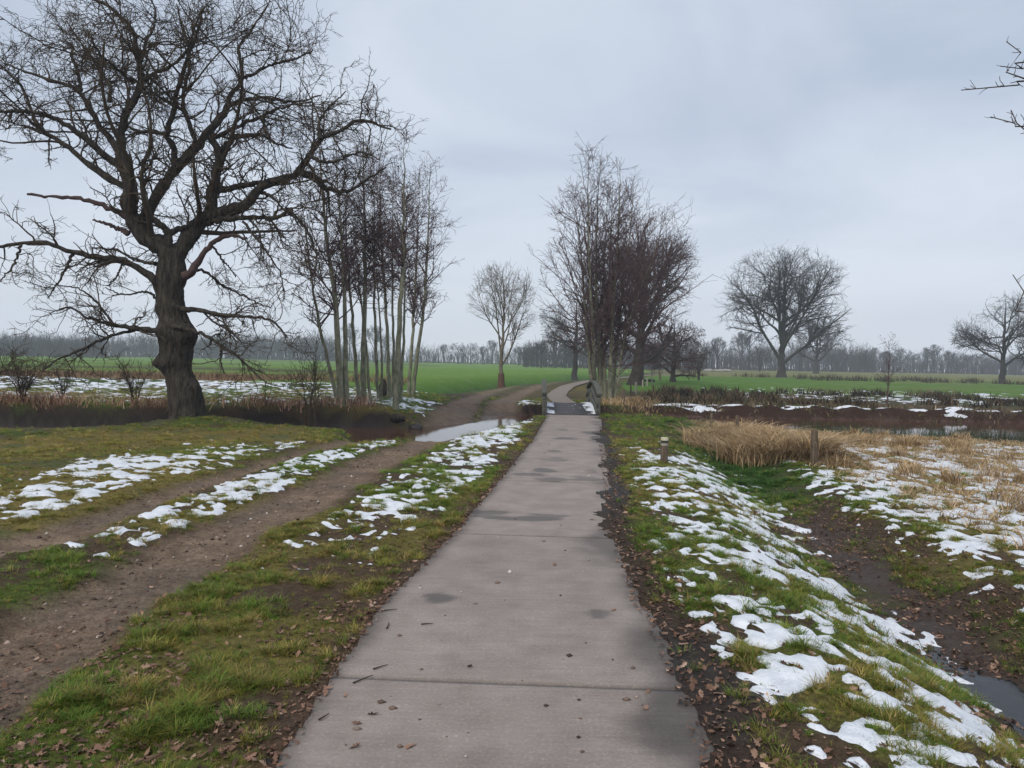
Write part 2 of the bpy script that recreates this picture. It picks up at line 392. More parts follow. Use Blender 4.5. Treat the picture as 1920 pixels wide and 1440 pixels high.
def height(x, y, z=None, micro=True):
    x, y = np.asarray(x, float), np.asarray(y, float)
    z = z or zones(x, y)
    t, ford = z['t'], z['ford']
    right = sstep(3.0, 6.0, x)
    nearside = y < np.interp(x, STREAM[:, 0], STREAM[:, 1])
    bw = 0.28 + 2.6 * ford + right * np.where(nearside, 1.8, 1.0)
    h = -0.62 * (1 - sstep(0, 1, (t + 0.12) / bw))
    # deepen the ford only gently
    h = h * (1 - 0.22 * ford)
    # verge slopes to the ditch on the right, the reed land beyond lies lower
    hd = np.interp(y, [-2, 5, 8, 12, 16, 19], [0.52, 0.48, 0.40, 0.30, 0.26, 0.26])
    dn = z['dt']
    prof = np.where(dn < 0, sstep(-1.5, -0.06, dn) ** 1.3, 1 - 0.70 * sstep(0.05, 1.0, dn))
    yfade = sstep(22, 17.5, y)
    h = h - hd * prof * yfade * (x > 0)
    h = h + 0.22 * sstep(0.0, 0.3, t) * (~nearside) * sstep(-2.6, -4.2, x) * sstep(40, 30, y)
    # oak stands on a low mound
    h = h + 0.16 * np.exp(-((x - OAK[0] - 0.2) ** 2 / 3.2 + (y - OAK[1] + 0.3) ** 2 / 1.2))
    # dug mud heaps on the far bank of the pool
    hb = np.exp(-((y - np.interp(x, [4, 10, 20, 30], [27.6, 28.0, 27.9, 28.4])) / 0.75) ** 2) * sstep(3.5, 5.5, x) * sstep(40, 30, x)
    h = h + hb * (-0.06 + 0.36 * (fbm(x * .6, y, 1.0, 41) - 0.3) + 0.34 * (fbm(x * .8, y, .42, 42, 2) - .5))
    # field ditch with its grass bank
    fd = x - np.interp(y, FD_Y, FD_X)
    fm = sstep(32, 36, y) * sstep(150, 100, y)
    h = h - 0.75 * np.exp(-(fd / (0.9 + 0.012 * y)) ** 2) * fm
    h = h + 0.25 * sstep(-1.0, -4.5, fd) * fm
    # wide, gentle unevenness away from the path
    far = sstep(28, 60, y)
    h = h + far * 0.35 * (fbm(x, y, 30, 51) - 0.5)
    # track: shallow ruts, low middle
    h = h - 0.055 * z['rut'] * sstep(21, 14, y)
    if micro:
        off = sstep(0.0, 0.15, -z['pin'])
        tur = (1 - z['rut'])
        h = h + off * tur * (0.065 * (fbm(x, y, 0.32, 61, 3) - 0.5) + 0.045 * (fbm(x, y, 0.09, 62, 2) - 0.5)) * sstep(60, 10, y)
        h = h + off * z['rut'] * (0.03 * (fbm(x, y, 0.30, 63, 3) - 0.5) + 0.028 * (fbm(x, y, 0.075, 66, 2) - 0.5))
        h = h + off * 0.07 * (fbm(x, y, 1.6, 64) - 0.5)
        # clods on the bare banks
        h = h + sstep(0.5, 0.0, np.abs(t)) * 0.10 * (fbm(x, y, 0.35, 65) - 0.5)
    # bed of the path: soil below the slabs, creeping over their edges in tongues
    tong = np.where(z['pr'] > -0.6, 0.20 * sstep(0.40, 0.85, fbm(x, y, 0.8, 71)) + 0.12 * fbm(x, y, 0.09, 72, 2) - 0.02, 0.07 * fbm(x, y, 0.15, 73))
    inside = z['pin'] - tong
    under = sstep(-0.02, 0.03, inside)
    lip = 0.004 + 0.014 * sstep(0.08, -0.1, z['pin'])
    h = np.where(z['pin'] > 0, np.where(y < BR0 + 0.2, lip * (1 - under) - 0.09 * under, np.where(y > BR1 - 0.2, -0.03, h)), h)
    return h
def H1(x, y):
    return float(height(np.array([x]), np.array([y]))[0])

# ------------------------------------------------------------------ snow cover, 0..1 by region
def snow_density(x, y, z):
    d = np.zeros(x.shape)
    l, r = path_edges(y)
    # right verge
    d = np.maximum(d, (0.58 + .12 * sstep(5.5, 3.5, y)) * sstep(0.15, 0.6, x - r) * sstep(0.2, -0.5, z['dt']) * sstep(17, 11, y) * (y < 19))
    # beyond the ditch
    d = np.maximum(d, (0.46 + .12 * sstep(9, 6, y)) * sstep(0.5, 0.9, z['dt']) * sstep(19, 14, y) * (y > 3))
    d = np.maximum(d, 0.47 * sstep(5.2, 6.5, x) * sstep(7, 9, y) * sstep(18.5, 16, y))
    # verge between track and path
    x2r = np.interp(y, R2R[:, 1], R2R[:, 0])
    v = sstep(0.1, 0.4, x - x2r) * sstep(0.2, 0.5, l - x)
    d = np.maximum(d, v * np.interp(y, [3, 5.5, 7, 9, 12, 17, 21, 23], [0.0, 0.03, 0.27, 0.46, 0.55, 0.60, 0.55, 0.3]) * (y < 23))
    # between the ruts
    x2l = np.interp(y, R2L[:, 1], R2L[:, 0]); x1r = np.interp(y, R1R[:, 1], R1R[:, 0])
    v = sstep(0.02, 0.2, x2l - x) * sstep(0.02, 0.2, x - x1r)
    d = np.maximum(d, v * np.interp(y, [5.6, 6.8, 8, 12, 15, 16], [0, 0.5, 0.66, 0.70, 0.66, 0]))
    # left of the track
    x1l = np.interp(y, R1L[:, 1], R1L[:, 0])
    q = x1l - x
    d = np.maximum(d, sstep(0.15, 0.5, q) * sstep(2.9, 1.3, q) * np.interp(y, [6, 7, 9, 11, 13, 14.5], [0.5, 0.6, 0.6, 0.55, 0.35, 0.0]))
    # meadow beyond the stream on the left
    m = sstep(-3.2, -5, x) * sstep(0.5, 1.5, z['t'])
    d = np.maximum(d, m * np.interp(y, [21, 23, 26, 29, 33, 36, 37.5], [0.20, 0.28, 0.30, 0.44, 0.48, 0.4, 0.0]) * (y > 20))
    d = np.maximum(d, 0.5 * sstep(-2.2, -3.0, x) * (x > -6.5) * sstep(0.8, 1.6, z['t']) * (y > 21) * (y < 27))
    # between track and path beyond the ford
    d = np.maximum(d, 0.48 * (x > 0.2) * (x < 1.2) * (y > 24.5) * (y < 30) * (z['t'] > 0.2))
    # mud heaps, thin scatter on the far meadow
    d = np.maximum(d, 0.62 * sstep(4.5, 6, x) * np.exp(-((y - 28.1) / 0.8) ** 2))
    d = np.maximum(d, 0.36 * sstep(10, 18, x) * sstep(33, 36, y) * sstep(58, 45, y))
    d = d * (1 - z['rut']) * sstep(-0.02, -0.12, z['pin']) * np.where(z['t'] < -0.1, 0, 1)
    return d
def snow_thick(x, y, z):
    d = snow_density(x, y, z)
    n = 0.44 * fbm(x, y, 0.22, 81, 2) + 0.56 * fbm(x, y, 0.075, 82, 2)
    big = fbm(x, y, 1.5, 83, 2)
    th = (0.725 - 0.37 * d) + 0.20 * (0.5 - big)
    return np.where(d > 0.03, n - th, -1.0)

# ------------------------------------------------------------------ terrain mesh
def zone_colour(x, y, z, h):
    n1, n2, n3 = fbm(x, y, 0.55, 91), fbm(x, y, 2.2, 92), fbm(x, y, 0.14, 93)
    def C(*c): return np.array(c)
    def mixc(a, b, f): return a * (1 - f[:, None]) + b * f[:, None]
    green, olive, straw = C(.060, .082, .018), C(.120, .100, .034), C(.36, .26, .13)
    soil, wet = C(.060, .038, .026), C(.022, .017, .015)
    track, field, red = C(.172, .124, .088), C(.115, .205, .032), C(.060, .034, .025)
    ones = np.ones((len(x), 1))
    c = mixc(green * ones, olive * ones, sstep(0.38, 0.62, n2))
    c = mixc(c, soil * ones, sstep(0.46, 0.62, n1) * 0.9)
    wetv = 0.25 * sstep(0.5, 0.7, n1)
    # olive lawn left of the track
    lf = sstep(-3.4, -4.6, x) * (y < 19)
    c = mixc(c, C(.150, .118, .038) * ones, lf * sstep(0.3, 0.6, n2) * 0.8)
    c = mixc(c, C(.055, .080, .022) * ones, lf * sstep(0.55, 0.75, n1) * 0.6)
    # dry reed land on the right
    dry = sstep(4.6, 5.8, x + 0.9 * (n2 - 0.5)) * sstep(5.2, 7.2, y) * (z['t'] > -0.4) * (y < 26)
    c = mixc(c, straw * 0.75 * ones, dry * 0.9); wetv = wetv * (1 - dry)
    # leafy, wet ditch
    dd = np.exp(-((z['dt'] - .12) / 0.48) ** 2) * sstep(12, 8, y) * (x > 0) * sstep(.25, .5, n1 * .6 + n2 * .4)
    c = mixc(c, C(.045, .028, .018) * ones, np.clip(dd * 1.2, 0, 1)); wetv = np.maximum(wetv, dd * 0.7)
    gd = np.exp(-((z['dt'] - 0.1) / 0.7) ** 2) * sstep(9.5, 12, y) * (x > 0) * (y < 19)
    c = mixc(c, C(.030, .060, .012) * ones, gd * 0.9)
    # track
    midt = sstep(2.6, 1.2, np.abs(x - 0.5 * (np.interp(y, TY, TL) + np.interp(y, TY, TR)))) * (y > 16.5)
    c = mixc(c, C(.085, .068, .038) * ones, midt * sstep(140, 60, y) * 0.9)
    muddy = sstep(-7.5, -5, x) * sstep(-0.6, -1.6, x) * sstep(23.5, 25.5, y) * sstep(37, 33, y)
    c = mixc(c, C(.040, .028, .022) * ones, muddy * sstep(0.3, 0.5, n1) * 0.9)
    tr = track * (0.62 + 0.75 * n1[:, None]) * (0.6 + 0.8 * n3[:, None])
    c = mixc(c, tr, z['rut']); wetv = np.maximum(wetv * (1 - z['rut']), z['rut'] * 0.35 * sstep(0.55, 0.35, n1))
    # far left meadow, fields
    L_ = (x < np.interp(y, FD_Y, FD_X) - 1.2) & (y > 20)
    m1 = sstep(0.3, 1.0, z['t']) * (y > 19.5) * (x < -3)
    c = mixc(c, mixc(C(.050, .078, .020) * ones, C(.115, .088, .036) * ones, sstep(0.4, 0.65, n1 * 0.5 + n2 * 0.5)), m1)
    tan = np.exp(-((y - 43 - 4 * (fbm(x, y, 9, 95) - .5)) / 4.5) ** 2) * sstep(-5, -8, x)
    c = mixc(c, C(.165, .105, .055) * ones, tan * 0.9)
    big = fbm(x, y, 14, 96)
    fl = sstep(50, 58, y) * L_
    fcol = mixc(field * ones, C(.075, .075, .030) * ones, sstep(0.52, 0.7, big) * 0.7)
    fcol = mixc(fcol, C(.045, .040, .020) * ones, np.clip(np.exp(-((y - 68 - 5 * (big - .5)) / 4.0) ** 2) * 0.8 * sstep(-12, -16, x), 0, 1))
    c = mixc(c, fcol, fl)
    strip = L_ & (x > -14)
    c = mixc(c, field * ones, sstep(34, 38, y) * strip * 0.95)
    fdx = x - np.interp(y, FD_Y, FD_X)
    c = mixc(c, C(.035, .095, .014) * ones, np.exp(-((fdx) / 2.6) ** 2) * sstep(33, 37, y) * sstep(140, 90, y) * 0.9)
    # far right: rough rush land, green strip, olive pasture
    rgt = (x > np.interp(y, [26, 60, 120, 400], [3.5, 9, 24, 120])) & (y > 27)
    rough_ = sstep(28, 30, y) * sstep(46, 40, y)
    c = mixc(c, mixc(C(.070, .050, .030) * ones, C(.045, .070, .018) * ones, sstep(0.5, 0.66, n1 * .4 + big * .6)), rgt * rough_)
    gr = sstep(40, 46, y)
    c = mixc(c, mixc(C(.075, .155, .022) * ones, C(.15, .155, .055) * ones, np.clip(sstep(85, 120, y) + 0.5 * sstep(0.5, .7, big), 0, 1)), rgt * gr)
    # bare banks, stream bed
    bank = sstep(0.34, 0.08, z['t']) * (1 - z['ford'])
    c = mixc(c, mixc(C(.016, .011, .009) * ones, red * ones, sstep(2.5, 5, x)), bank)
    wetv = np.maximum(wetv, bank * 0.35)
    heap = np.exp(-((y - 28.0) / 1.0) ** 2) * sstep(3.8, 5.0, x) * sstep(45, 35, x)
    c = mixc(c, C(.038, .022, .015) * ones, np.clip(heap * 1.5, 0, 1))
    bed = sstep(-0.28, -0.36, h) * (z['t'] < 0.5)
    c = mixc(c, C(.075, .038, .028) * ones, bed * sstep(-4, -2, x)); wetv = np.maximum(wetv, bed * 0.7)
    wetford = z['ford'] * sstep(1.6, 0.2, z['t'])
    c = mixc(c, c * 0.55, wetford); wetv = np.maximum(wetv, wetford * 0.8)
    # dark trampled soil along the path edges
    er = sstep(0.26, 0.06, z['pr'] + 0.4 * (n1 - .5) - .16 * sstep(6.5, 4, y)) * (y < 21) * (z['pr'] > -1.2)
    c = mixc(c, mixc(C(.050, .034, .025) * ones, wet * ones, sstep(0.35, 0.6, n2)), er * 0.95); wetv = np.maximum(wetv, er * 0.55 * sstep(.35, .6, n2))
    el = sstep(0.22, 0.0, z['pl'] + 0.25 * (n1 - .5)) * (z['pl'] > -0.8) * (y < 22)
    c = mixc(c, C(.072, .046, .031) * ones, el * 0.9)
    return np.concatenate([np.clip(c, 0.004, 1), np.clip(wetv, 0, 1)[:, None]], 1)

OX, OY = 0.0, -1.6
radii = [2.6]
while radii[-1] < 46: radii.append(radii[-1] * (1.0036 if 27.5 < radii[-1] < 32 else 1.0066))
while radii[-1] < 440: radii.append(radii[-1] * 1.02)
radii = np.array(radii)
angs = np.concatenate([np.radians(np.linspace(-105, -46, 30, endpoint=False)), np.radians(np.linspace(-46, 46, 310, endpoint=False)), np.radians(np.linspace(46, 105, 31))])
RR_, AA_ = np.meshgrid(radii, angs, indexing='ij')
gx, gy = (OX + RR_ * np.sin(AA_)), (OY + RR_ * np.cos(AA_))
nr, na = gx.shape
X, Y = gx.ravel(), gy.ravel()
Z = zones(X, Y)
Hh = height(X, Y, Z)
CC = zone_colour(X, Y, Z, Hh)
idx = np.arange(nr * na).reshape(nr, na)
Q = np.stack([idx[:-1, :-1], idx[1:, :-1], idx[1:, 1:], idx[:-1, 1:]], -1).reshape(-1, 4)[:, ::-1]
V = np.stack([X, Y, Hh], 1)
def sub_mesh(name, sel, mat, Vv=None, **kw):
    q = Q[sel]; u, inv = np.unique(q, return_inverse=True)
    return mesh_obj(name, (V if Vv is None else Vv)[u], inv.reshape(-1, 4), mat, col=CC[u], smooth=True, **kw)
qx, qy = X[Q].mean(1), Y[Q].mean(1)
is_track = (Z['rut'][Q].mean(1) > 0.5) & (qy < 130) & (qy > 1)
is_field = (qy > 46) & (qx < np.interp(qy, FD_Y, FD_X) - 1.0)
ground = sub_mesh('ground', ~is_track & ~is_field, M_GROUND)
tag(ground, 'muddy winter turf and rough meadow with patches of soil', kind='structure')
track = sub_mesh('dirt_track', is_track, M_TRACK)
tag(track, 'brown two-rut dirt track through the ford', kind='structure')
field = sub_mesh('green_field', is_field, M_GROUND)
tag(field, 'flat green crop field beyond the stream', kind='structure')

# snow lies as its own sheet, thick in the hollows
st_ = snow_thick(X, Y, Z)
hs = height(X, Y, Z, micro=False) + 0.07 * (fbm(X, Y, 1.6, 64) - 0.5) + 0.035 * (fbm(X, Y, 0.32, 61, 3) - 0.5)
hs = np.maximum(hs, Hh - 0.02)
sz = hs + np.clip(st_ * 0.22, -0.05, 0.024) + 0.004
heapm = np.exp(-((Y - 28.1) / 0.9) ** 2) * (X > 4)
st_ = np.where(heapm > 0.12, -1, st_)
smask = (st_ > -0.05)
sel = smask[Q].any(1) & (qy < 60) & ~((Z['pin'] > -0.03)[Q].any(1))
sel &= (sz > Hh - 0.012)[Q].any(1)
Vs = np.stack([X, Y, sz], 1)
q = Q[sel]; u, inv = np.unique(q, return_inverse=True)
SV, SQ = Vs[u], inv.reshape(-1, 4)
hx, hy = np.meshgrid(np.arange(4.2, 26, .05), np.arange(26.7, 29.3, .05))      # streaks on the dug heaps beyond the pool
hx, hy = hx.ravel(), hy.ravel()
hh_ = height(hx, hy)
ht = (fbm(hx * .42, hy * 1.5, .5, 84, 3) - .625 + .10 * (fbm(hx, hy, 4, 85, 1) - .5)) * .5
ht = np.where((hh_ > -.17) & (np.abs(hy - 28.0) < 1.15), np.clip(ht, -.05, .03), -.05)
i_ = np.arange(len(hx)).reshape(-1, len(np.arange(4.2, 26, .05)))
q_ = np.stack([i_[:-1, :-1], i_[:-1, 1:], i_[1:, 1:], i_[1:, :-1]], -1).reshape(-1, 4)
q_ = q_[(ht > 0)[q_].any(1)]
u_, v_ = np.unique(q_, return_inverse=True)
SQ = np.concatenate([SQ, v_.reshape(-1, 4) + len(SV)]); SV = np.concatenate([SV, np.stack([hx, hy, hh_ + ht + .012], 1)[u_]])
snow = mesh_obj('snow', SV, SQ, M_SNOW, smooth=True)
tag(snow, 'thin melting patches of snow lying on the grass', 'snow', kind='stuff')

# ------------------------------------------------------------------ water
def ribbon(name, pts, mat, z, extra):
    pts = np.array(pts, float)
    c = resample(pts[:, :3], 60)
    T = np.gradient(c[:, :2], axis=0); T /= np.linalg.norm(T, axis=1, keepdims=True)
    nrm = np.stack([-T[:, 1], T[:, 0]], 1)
    hw = (c[:, 2] + extra)[:, None]
    a, b = c[:, :2] + nrm * hw, c[:, :2] - nrm * hw
    Vv = np.concatenate([np.c_[a, np.full(60, z)], np.c_[b, np.full(60, z)]])
    i = np.arange(59)
    return mesh_obj(name, Vv, np.stack([i + 60, i + 61, i + 1, i], 1), mat)
tag(ribbon('stream', STREAM, M_WATER, WATER_Z, 0.9), 'shallow brown stream crossing the track at a ford', kind='structure')
tag(ribbon('ditch_water', [(2.97, 0.0, .25), (3.06, 3.0, .25), (3.17, 5, .22), (3.28, 6.8, .12)], M_DITCH, -0.472, 0.12), 'dark water in the roadside ditch', kind='structure')

# ------------------------------------------------------------------ concrete path: slabs with open joints
def concrete_mat():
    m, t = new_mat('path_concrete')
    l = t.links.new
    co = N(t, 'ShaderNodeTexCoord')
    at = N(t, 'ShaderNodeAttribute', attribute_name='Col')
    n1 = N(t, 'ShaderNodeTexNoise', Scale=3.0, Detail=6.0, Roughness=0.62); l(co.outputs['Object'], n1.inputs['Vector'])
    r1 = N(t, 'ShaderNodeValToRGB')
    r1.color_ramp.elements[0].position, r1.color_ramp.elements[0].color = 0.3, (.235, .194, .168, 1)
    r1.color_ramp.elements[1].position, r1.color_ramp.elements[1].color = 0.72, (.335, .287, .254, 1)
    l(n1.outputs[0], r1.inputs[0])
    mp = N(t, 'ShaderNodeMapping'); mp.inputs['Scale'].default_value = (3, 40, 1); mp.inputs['Rotation'].default_value = (0, 0, 0.06)
    l(co.outputs['Object'], mp.inputs[0])
    br = N(t, 'ShaderNodeTexNoise', Scale=1.0, Detail=3.0); l(mp.outputs[0], br.inputs['Vector'])      # broom finish across the slab
    sp = N(t, 'ShaderNodeTexNoise', Scale=60.0, Detail=3.0, Roughness=0.75); l(co.outputs['Object'], sp.inputs['Vector'])
    r2 = N(t, 'ShaderNodeValToRGB')
    r2.color_ramp.elements[0].position, r2.color_ramp.elements[0].color = 0.30, (.80, .80, .80, 1)
    r2.color_ramp.elements[1].position, r2.color_ramp.elements[1].color = 0.60, (1, 1, 1, 1)
    e = r2.color_ramp.elements.new(0.68); e.color = (1.38, 1.36, 1.32, 1)
    l(sp.outputs[0], r2.inputs[0])
    mu = N(t, 'ShaderNodeMixRGB', blend_type='MULTIPLY'); mu.inputs[0].default_value = 1.0
    l(r1.outputs[0], mu.inputs[1]); l(r2.outputs[0], mu.inputs[2])
    r3 = N(t, 'ShaderNodeMapRange'); r3.inputs[1].default_value, r3.inputs[2].default_value, r3.inputs[3].default_value, r3.inputs[4].default_value = 0.3, 0.7, 0.93, 1.07
    l(br.outputs[0], r3.inputs[0])
    mu2 = N(t, 'ShaderNodeMixRGB', blend_type='MULTIPLY'); mu2.inputs[0].default_value = 1.0
    l(mu.outputs[0], mu2.inputs[1]); l(r3.outputs[0], mu2.inputs[2])
    mu3 = N(t, 'ShaderNodeMixRGB', blend_type='MULTIPLY'); mu3.inputs[0].default_value = 1.0
    l(mu2.outputs[0], mu3.inputs[1]); l(at.outputs['Color'], mu3.inputs[2])
    bs = N(t, 'ShaderNodeBsdfPrincipled'); bs.inputs['Specular IOR Level'].default_value = 0.35
    l(mu3.outputs[0], bs.inputs['Base Color'])
    ro = N(t, 'ShaderNodeMapRange'); ro.inputs[3].default_value, ro.inputs[4].default_value = 0.85, 0.25
    l(at.outputs['Alpha'], ro.inputs[0]); l(ro.outputs[0], bs.inputs['Roughness'])
    adn = N(t, 'ShaderNodeMath', operation='ADD'); l(br.outputs[0], adn.inputs[0]); l(sp.outputs[0], adn.inputs[1])
    bp = N(t, 'ShaderNodeBump', Strength=0.6, Distance=0.003); l(adn.outputs[0], bp.inputs['Height']); l(bp.outputs[0], bs.inputs['Normal'])
    o = N(t, 'ShaderNodeOutputMaterial'); l(bs.outputs[0], o.inputs[0])
    return m
M_CONC = concrete_mat()
STAINS = [((783, 863), 1120, 9, 1.0), ((870, 960), 962, 5, .9), ((865, 950), 968, 3, .9), ((890, 1045), 972, 5, 1.0), ((985, 1065), 967, 4, .7),
          ((965, 1022), 890, 4, .9), ((1000, 1040), 882, 5, 1.0), ((1005, 1065), 899, 5, .8), ((1060, 1130), 898, 4, .7), ((1095, 1120), 883, 3, .5),
          ((1020, 1050), 846, 2.5, .8), ((1040, 1085), 822, 3, .9), ((1105, 1140), 822, 5, 1.0), ((1045, 1065), 806, 2, .7), ((1090, 1130), 812, 3, .8), ((1030, 1055), 858, 2, .6), ((1098, 1140), 1150, 9, .8), ((1010, 1070), 862, 2, .6)]
def stain_mask(x, y):
    m = np.zeros(x.shape)
    wx, wy = 0.10 * (fbm(x, y, 0.16, 103) - .5), 0.30 * (fbm(x, y, 0.25, 104) - .5)
    for (xa, xb), py, hh, s in STAINS:
        a, b = at_z(xa, py), at_z(xb, py)
        up_, dn_ = at_z((xa + xb) / 2, py - hh), at_z((xa + xb) / 2, py + hh)
        cx, cy = (a[0] + b[0]) / 2, (up_[1] + dn_[1]) / 2
        hx, hy = (b[0] - a[0]) / 2, max((up_[1] - dn_[1]) / 2, 0.03)
        e = np.hypot((x - cx) / hx + wx * 6.5, (y - cy) / hy + wy * 3.2 * min(1, .25 / hy)) + 1.1 * (fbm(x * .5, y, .11, 109) - .5)
        m = np.maximum(m, s * sstep(1.15, 0.80, e))
    return m
path = empty('concrete_path', (0, 0, 0), 'narrow grey concrete footpath of long slabs leading to the bridge', 'path')
del path['category']; path['kind'] = 'structure'
JOINTS = [-5.0, 0.55, 3.66, 6.80, 9.9, 13.0, 16.1, 19.2, 22.42]
for s0, s1 in zip(JOINTS[:-1], JOINTS[1:]):
    nu, nv = 44, (90 if s0 < 10 else 60)
    yy = np.linspace(s0 + 0.0035, s1 - 0.0035, nv)
    uu = np.concatenate([[0.0, 0.006], np.linspace(0.02, 0.98, nu - 4), [0.994, 1.0]])
    YY, UU = np.meshgrid(yy, uu, indexing='ij')
    lo, hi = path_edges(YY)
    # the joints run slightly askew over the path
    XX = lo + (hi - lo) * UU
    YS = YY - 0.075 * (UU - 0.5) * (1 if s0 < 12 else 0.4) - 0.010 * (fbm(UU * 3, YY * 0 + s1, 0.6, 106) - 0.5)
    ZZ = 0.004 * (fbm(XX, YS, 1.1, 101) - 0.5)
    ed = np.minimum(np.minimum(UU, 1 - UU) * 1.75, np.minimum(YY - s0, s1 - YY))
    ZZ = ZZ - 0.006 * sstep(0.012, 0.003, ed)
    x_, y_, z_ = XX.ravel(), YS.ravel(), ZZ.ravel()
    wetm = stain_mask(x_, y_)
    zz_ = zones(x_, y_)
    mud = sstep(0.34, 0.0, -zz_['pr'] + 0.8 * (fbm(x_, y_, 0.7, 102) - 0.5) + .1 * (fbm(x_, y_, 0.08, 108) - .5)) * (0.6 + .4 * sstep(9, 5, y_))
    dirtl = 0.5 * sstep(0.14, 0.0, -zz_['pl'] + 0.1 * (fbm(x_, y_, 0.2, 105) - .5))
    k = 1 - 0.58 * wetm
    col = np.stack([k, k, k], 1) * (1 - np.clip(mud, 0, 1) * 0.62)[:, None] * (1 - dirtl)[:, None]
    col = col * (1 - 0.35 * sstep(0.02, 0.005, np.minimum(YY - s0, s1 - YY).ravel()))[:, None]
    col = col * (0.90 + 0.2 * fbm(x_, y_, 1.7, 107))[:, None]
    col4 = np.c_[col, np.clip(np.maximum(wetm * 0.5, mud * 0.4), 0, 1)]
    i = np.arange(nv * nu).reshape(nv, nu)
    q = np.stack([i[:-1, :-1], i[:-1, 1:], i[1:, 1:], i[1:, :-1]], -1).reshape(-1, 4)
    nb = nv * nu
    # skirt down to the bed
    rim = np.concatenate([i[0, :], i[1:, -1], i[-1, -2::-1], i[-2:0:-1, 0]])
    Vp = np.stack([x_, y_, z_], 1)
    Vk = Vp[rim].copy(); Vk[:, 2] = -0.12
    k0 = np.arange(len(rim)); k1 = np.roll(k0, -1)
    qs = np.stack([rim[k0], k0 + nb, k1 + nb, rim[k1]], 1)
    mesh_obj('slab', np.concatenate([Vp, Vk]), [q, qs], M_CONC, path, col=np.concatenate([col4, col4[rim]]), smooth=False)
yy = np.linspace(BR1 + 0.02, 108, 120)
lo, hi = path_edges(yy)
zt = height(lo, yy) * 0 + 0.012 + np.interp(yy, [28, 60, 110], [0, .05, .25])
zt = np.maximum(height(0.5 * (lo + hi), yy, micro=False), height(lo - .1, yy, micro=False)) + 0.03
Vv = np.concatenate([np.c_[lo, yy, zt], np.c_[hi, yy, zt]])
i = np.arange(119)
mesh_obj('path_surface', Vv, np.stack([i, i + 120, i + 121, i + 1], 1), M_CONC, path, col=np.full((240, 4), (.80, .78, .74, 0)))

# ------------------------------------------------------------------ bridge
def box(c, s, R=None):
    v = np.array([(x, y, z) for x in (-.5, .5) for y in (-.5, .5) for z in (-.5, .5)]) * np.array(s)
    if R is not None: v = v @ np.array(R).T
    f = np.array([(0, 1, 3, 2), (4, 6, 7, 5), (0, 4, 5, 1), (2, 3, 7, 6), (0, 2, 6, 4), (1, 5, 7, 3)])
    return v + np.array(c), f
def bevel(o, wdt=0.008):
    b = o.modifiers.new('bevel', 'BEVEL'); b.width = wdt; b.segments = 2; b.limit_method = 'ANGLE'
def sweep(pts, wx, hz):
    """rectangular beam along a polyline in y/z"""
    pts = np.asarray(pts, float); n = len(pts)
    T = norm(np.gradient(pts, axis=0)); S = norm(np.cross(T, [0, 0, 1.0])); U = np.cross(S, T)
    V_ = np.stack([pts + S * a * wx / 2 + U * b * hz / 2 for a, b in ((-1, -1), (1, -1), (1, 1), (-1, 1))], 1).reshape(-1, 3)
    q = [(i * 4 + j, i * 4 + (j + 1) % 4, i * 4 + 4 + (j + 1) % 4, i * 4 + 4 + j) for i in range(n - 1) for j in range(4)]
    return V_, np.array(q + [(3, 2, 1, 0), tuple(n * 4 - 4 + j for j in range(4))])
bridge = empty('footbridge', (1.92, BR0, 0), 'small wooden footbridge with arched grey railings and snow-edged deck', 'bridge')
BRL = BR1 - BR0
def bx(yv): return np.interp(yv, [BR0, BR1], [1.80, 2.05])
def bz(yv): return 0.02 + 0.15 * (1 - (2 * (np.asarray(yv) - BR0) / BRL - 1) ** 2)
nP = 38
for k in range(nP):
    yv = BR0 + (k + 0.5) * BRL / nP
    sl = math.atan2(float(bz(yv + .05) - bz(yv - .05)), .1)
    R = np.array(Matrix.Rotation(sl, 3, 'X'))
    mesh_obj('plank', *box((bx(yv), yv, bz(yv) - 0.02), (1.74, BRL / nP - 0.008, 0.045), R), M_DECK, bridge)
for s in (-0.6, 0.6):
    yv = np.linspace(BR0 - .05, BR1 + .05, 14)
    V_, q_ = sweep(np.c_[bx(yv) + s, yv, bz(yv) - 0.165], 0.14, 0.24)
    mesh_obj('girder', V_, q_, M_BRIDGE, bridge)
for s in (-1, 1):
    off = 0.83 * s
    yv = np.linspace(BR0 - 0.06, BR1 + 0.06, 22)
    u_ = (2 * (yv - BR0) / BRL - 1)
    rail = None
    for nm, z0, zc_, wx, hz, inset in (('railing', 0.645, 0.30, 0.16, 0.07, 0), ('middle_rail', 0.36, 0.28, 0.045, 0.12, -0.075 * s), ('lower_rail', 0.10, 0.25, 0.045, 0.12, -0.075 * s)):
        V_, q_ = sweep(np.c_[bx(yv) + off + inset, yv, z0 + zc_ * (1 - u_ ** 2)], wx, hz)
        o = mesh_obj(nm, V_, q_, M_BRIDGE, rail or bridge, local=rail is not None); bevel(o, 0.006)
        rail = rail or o
    for yp in (BR0 + 0.10, BR0 + BRL / 2, BR1 - 0.10):
        mid = abs(yp - (BR0 + BRL / 2)) < .1
        ht = 0.88 if mid else 0.62
        bevel(mesh_obj('railing_post', *box((bx(yp) + off, yp, (ht - 0.45) / 2), (0.10, 0.10, ht + 0.45)), M_BRIDGE, rail, local=True))
        if yp < BR0 + 1:
            mesh_obj('reflector', *box((bx(yp) + off, yp - 0.054, 0.50), (0.075, 0.006, 0.05)), M_PALEPOST, rail, local=True)
for yv in (BR0 - 0.13, BR1 + 0.13):
    mesh_obj('abutment', *box((bx(yv), yv, -0.36), (2.3, 0.16, 0.66)), M_BRIDGE, bridge)
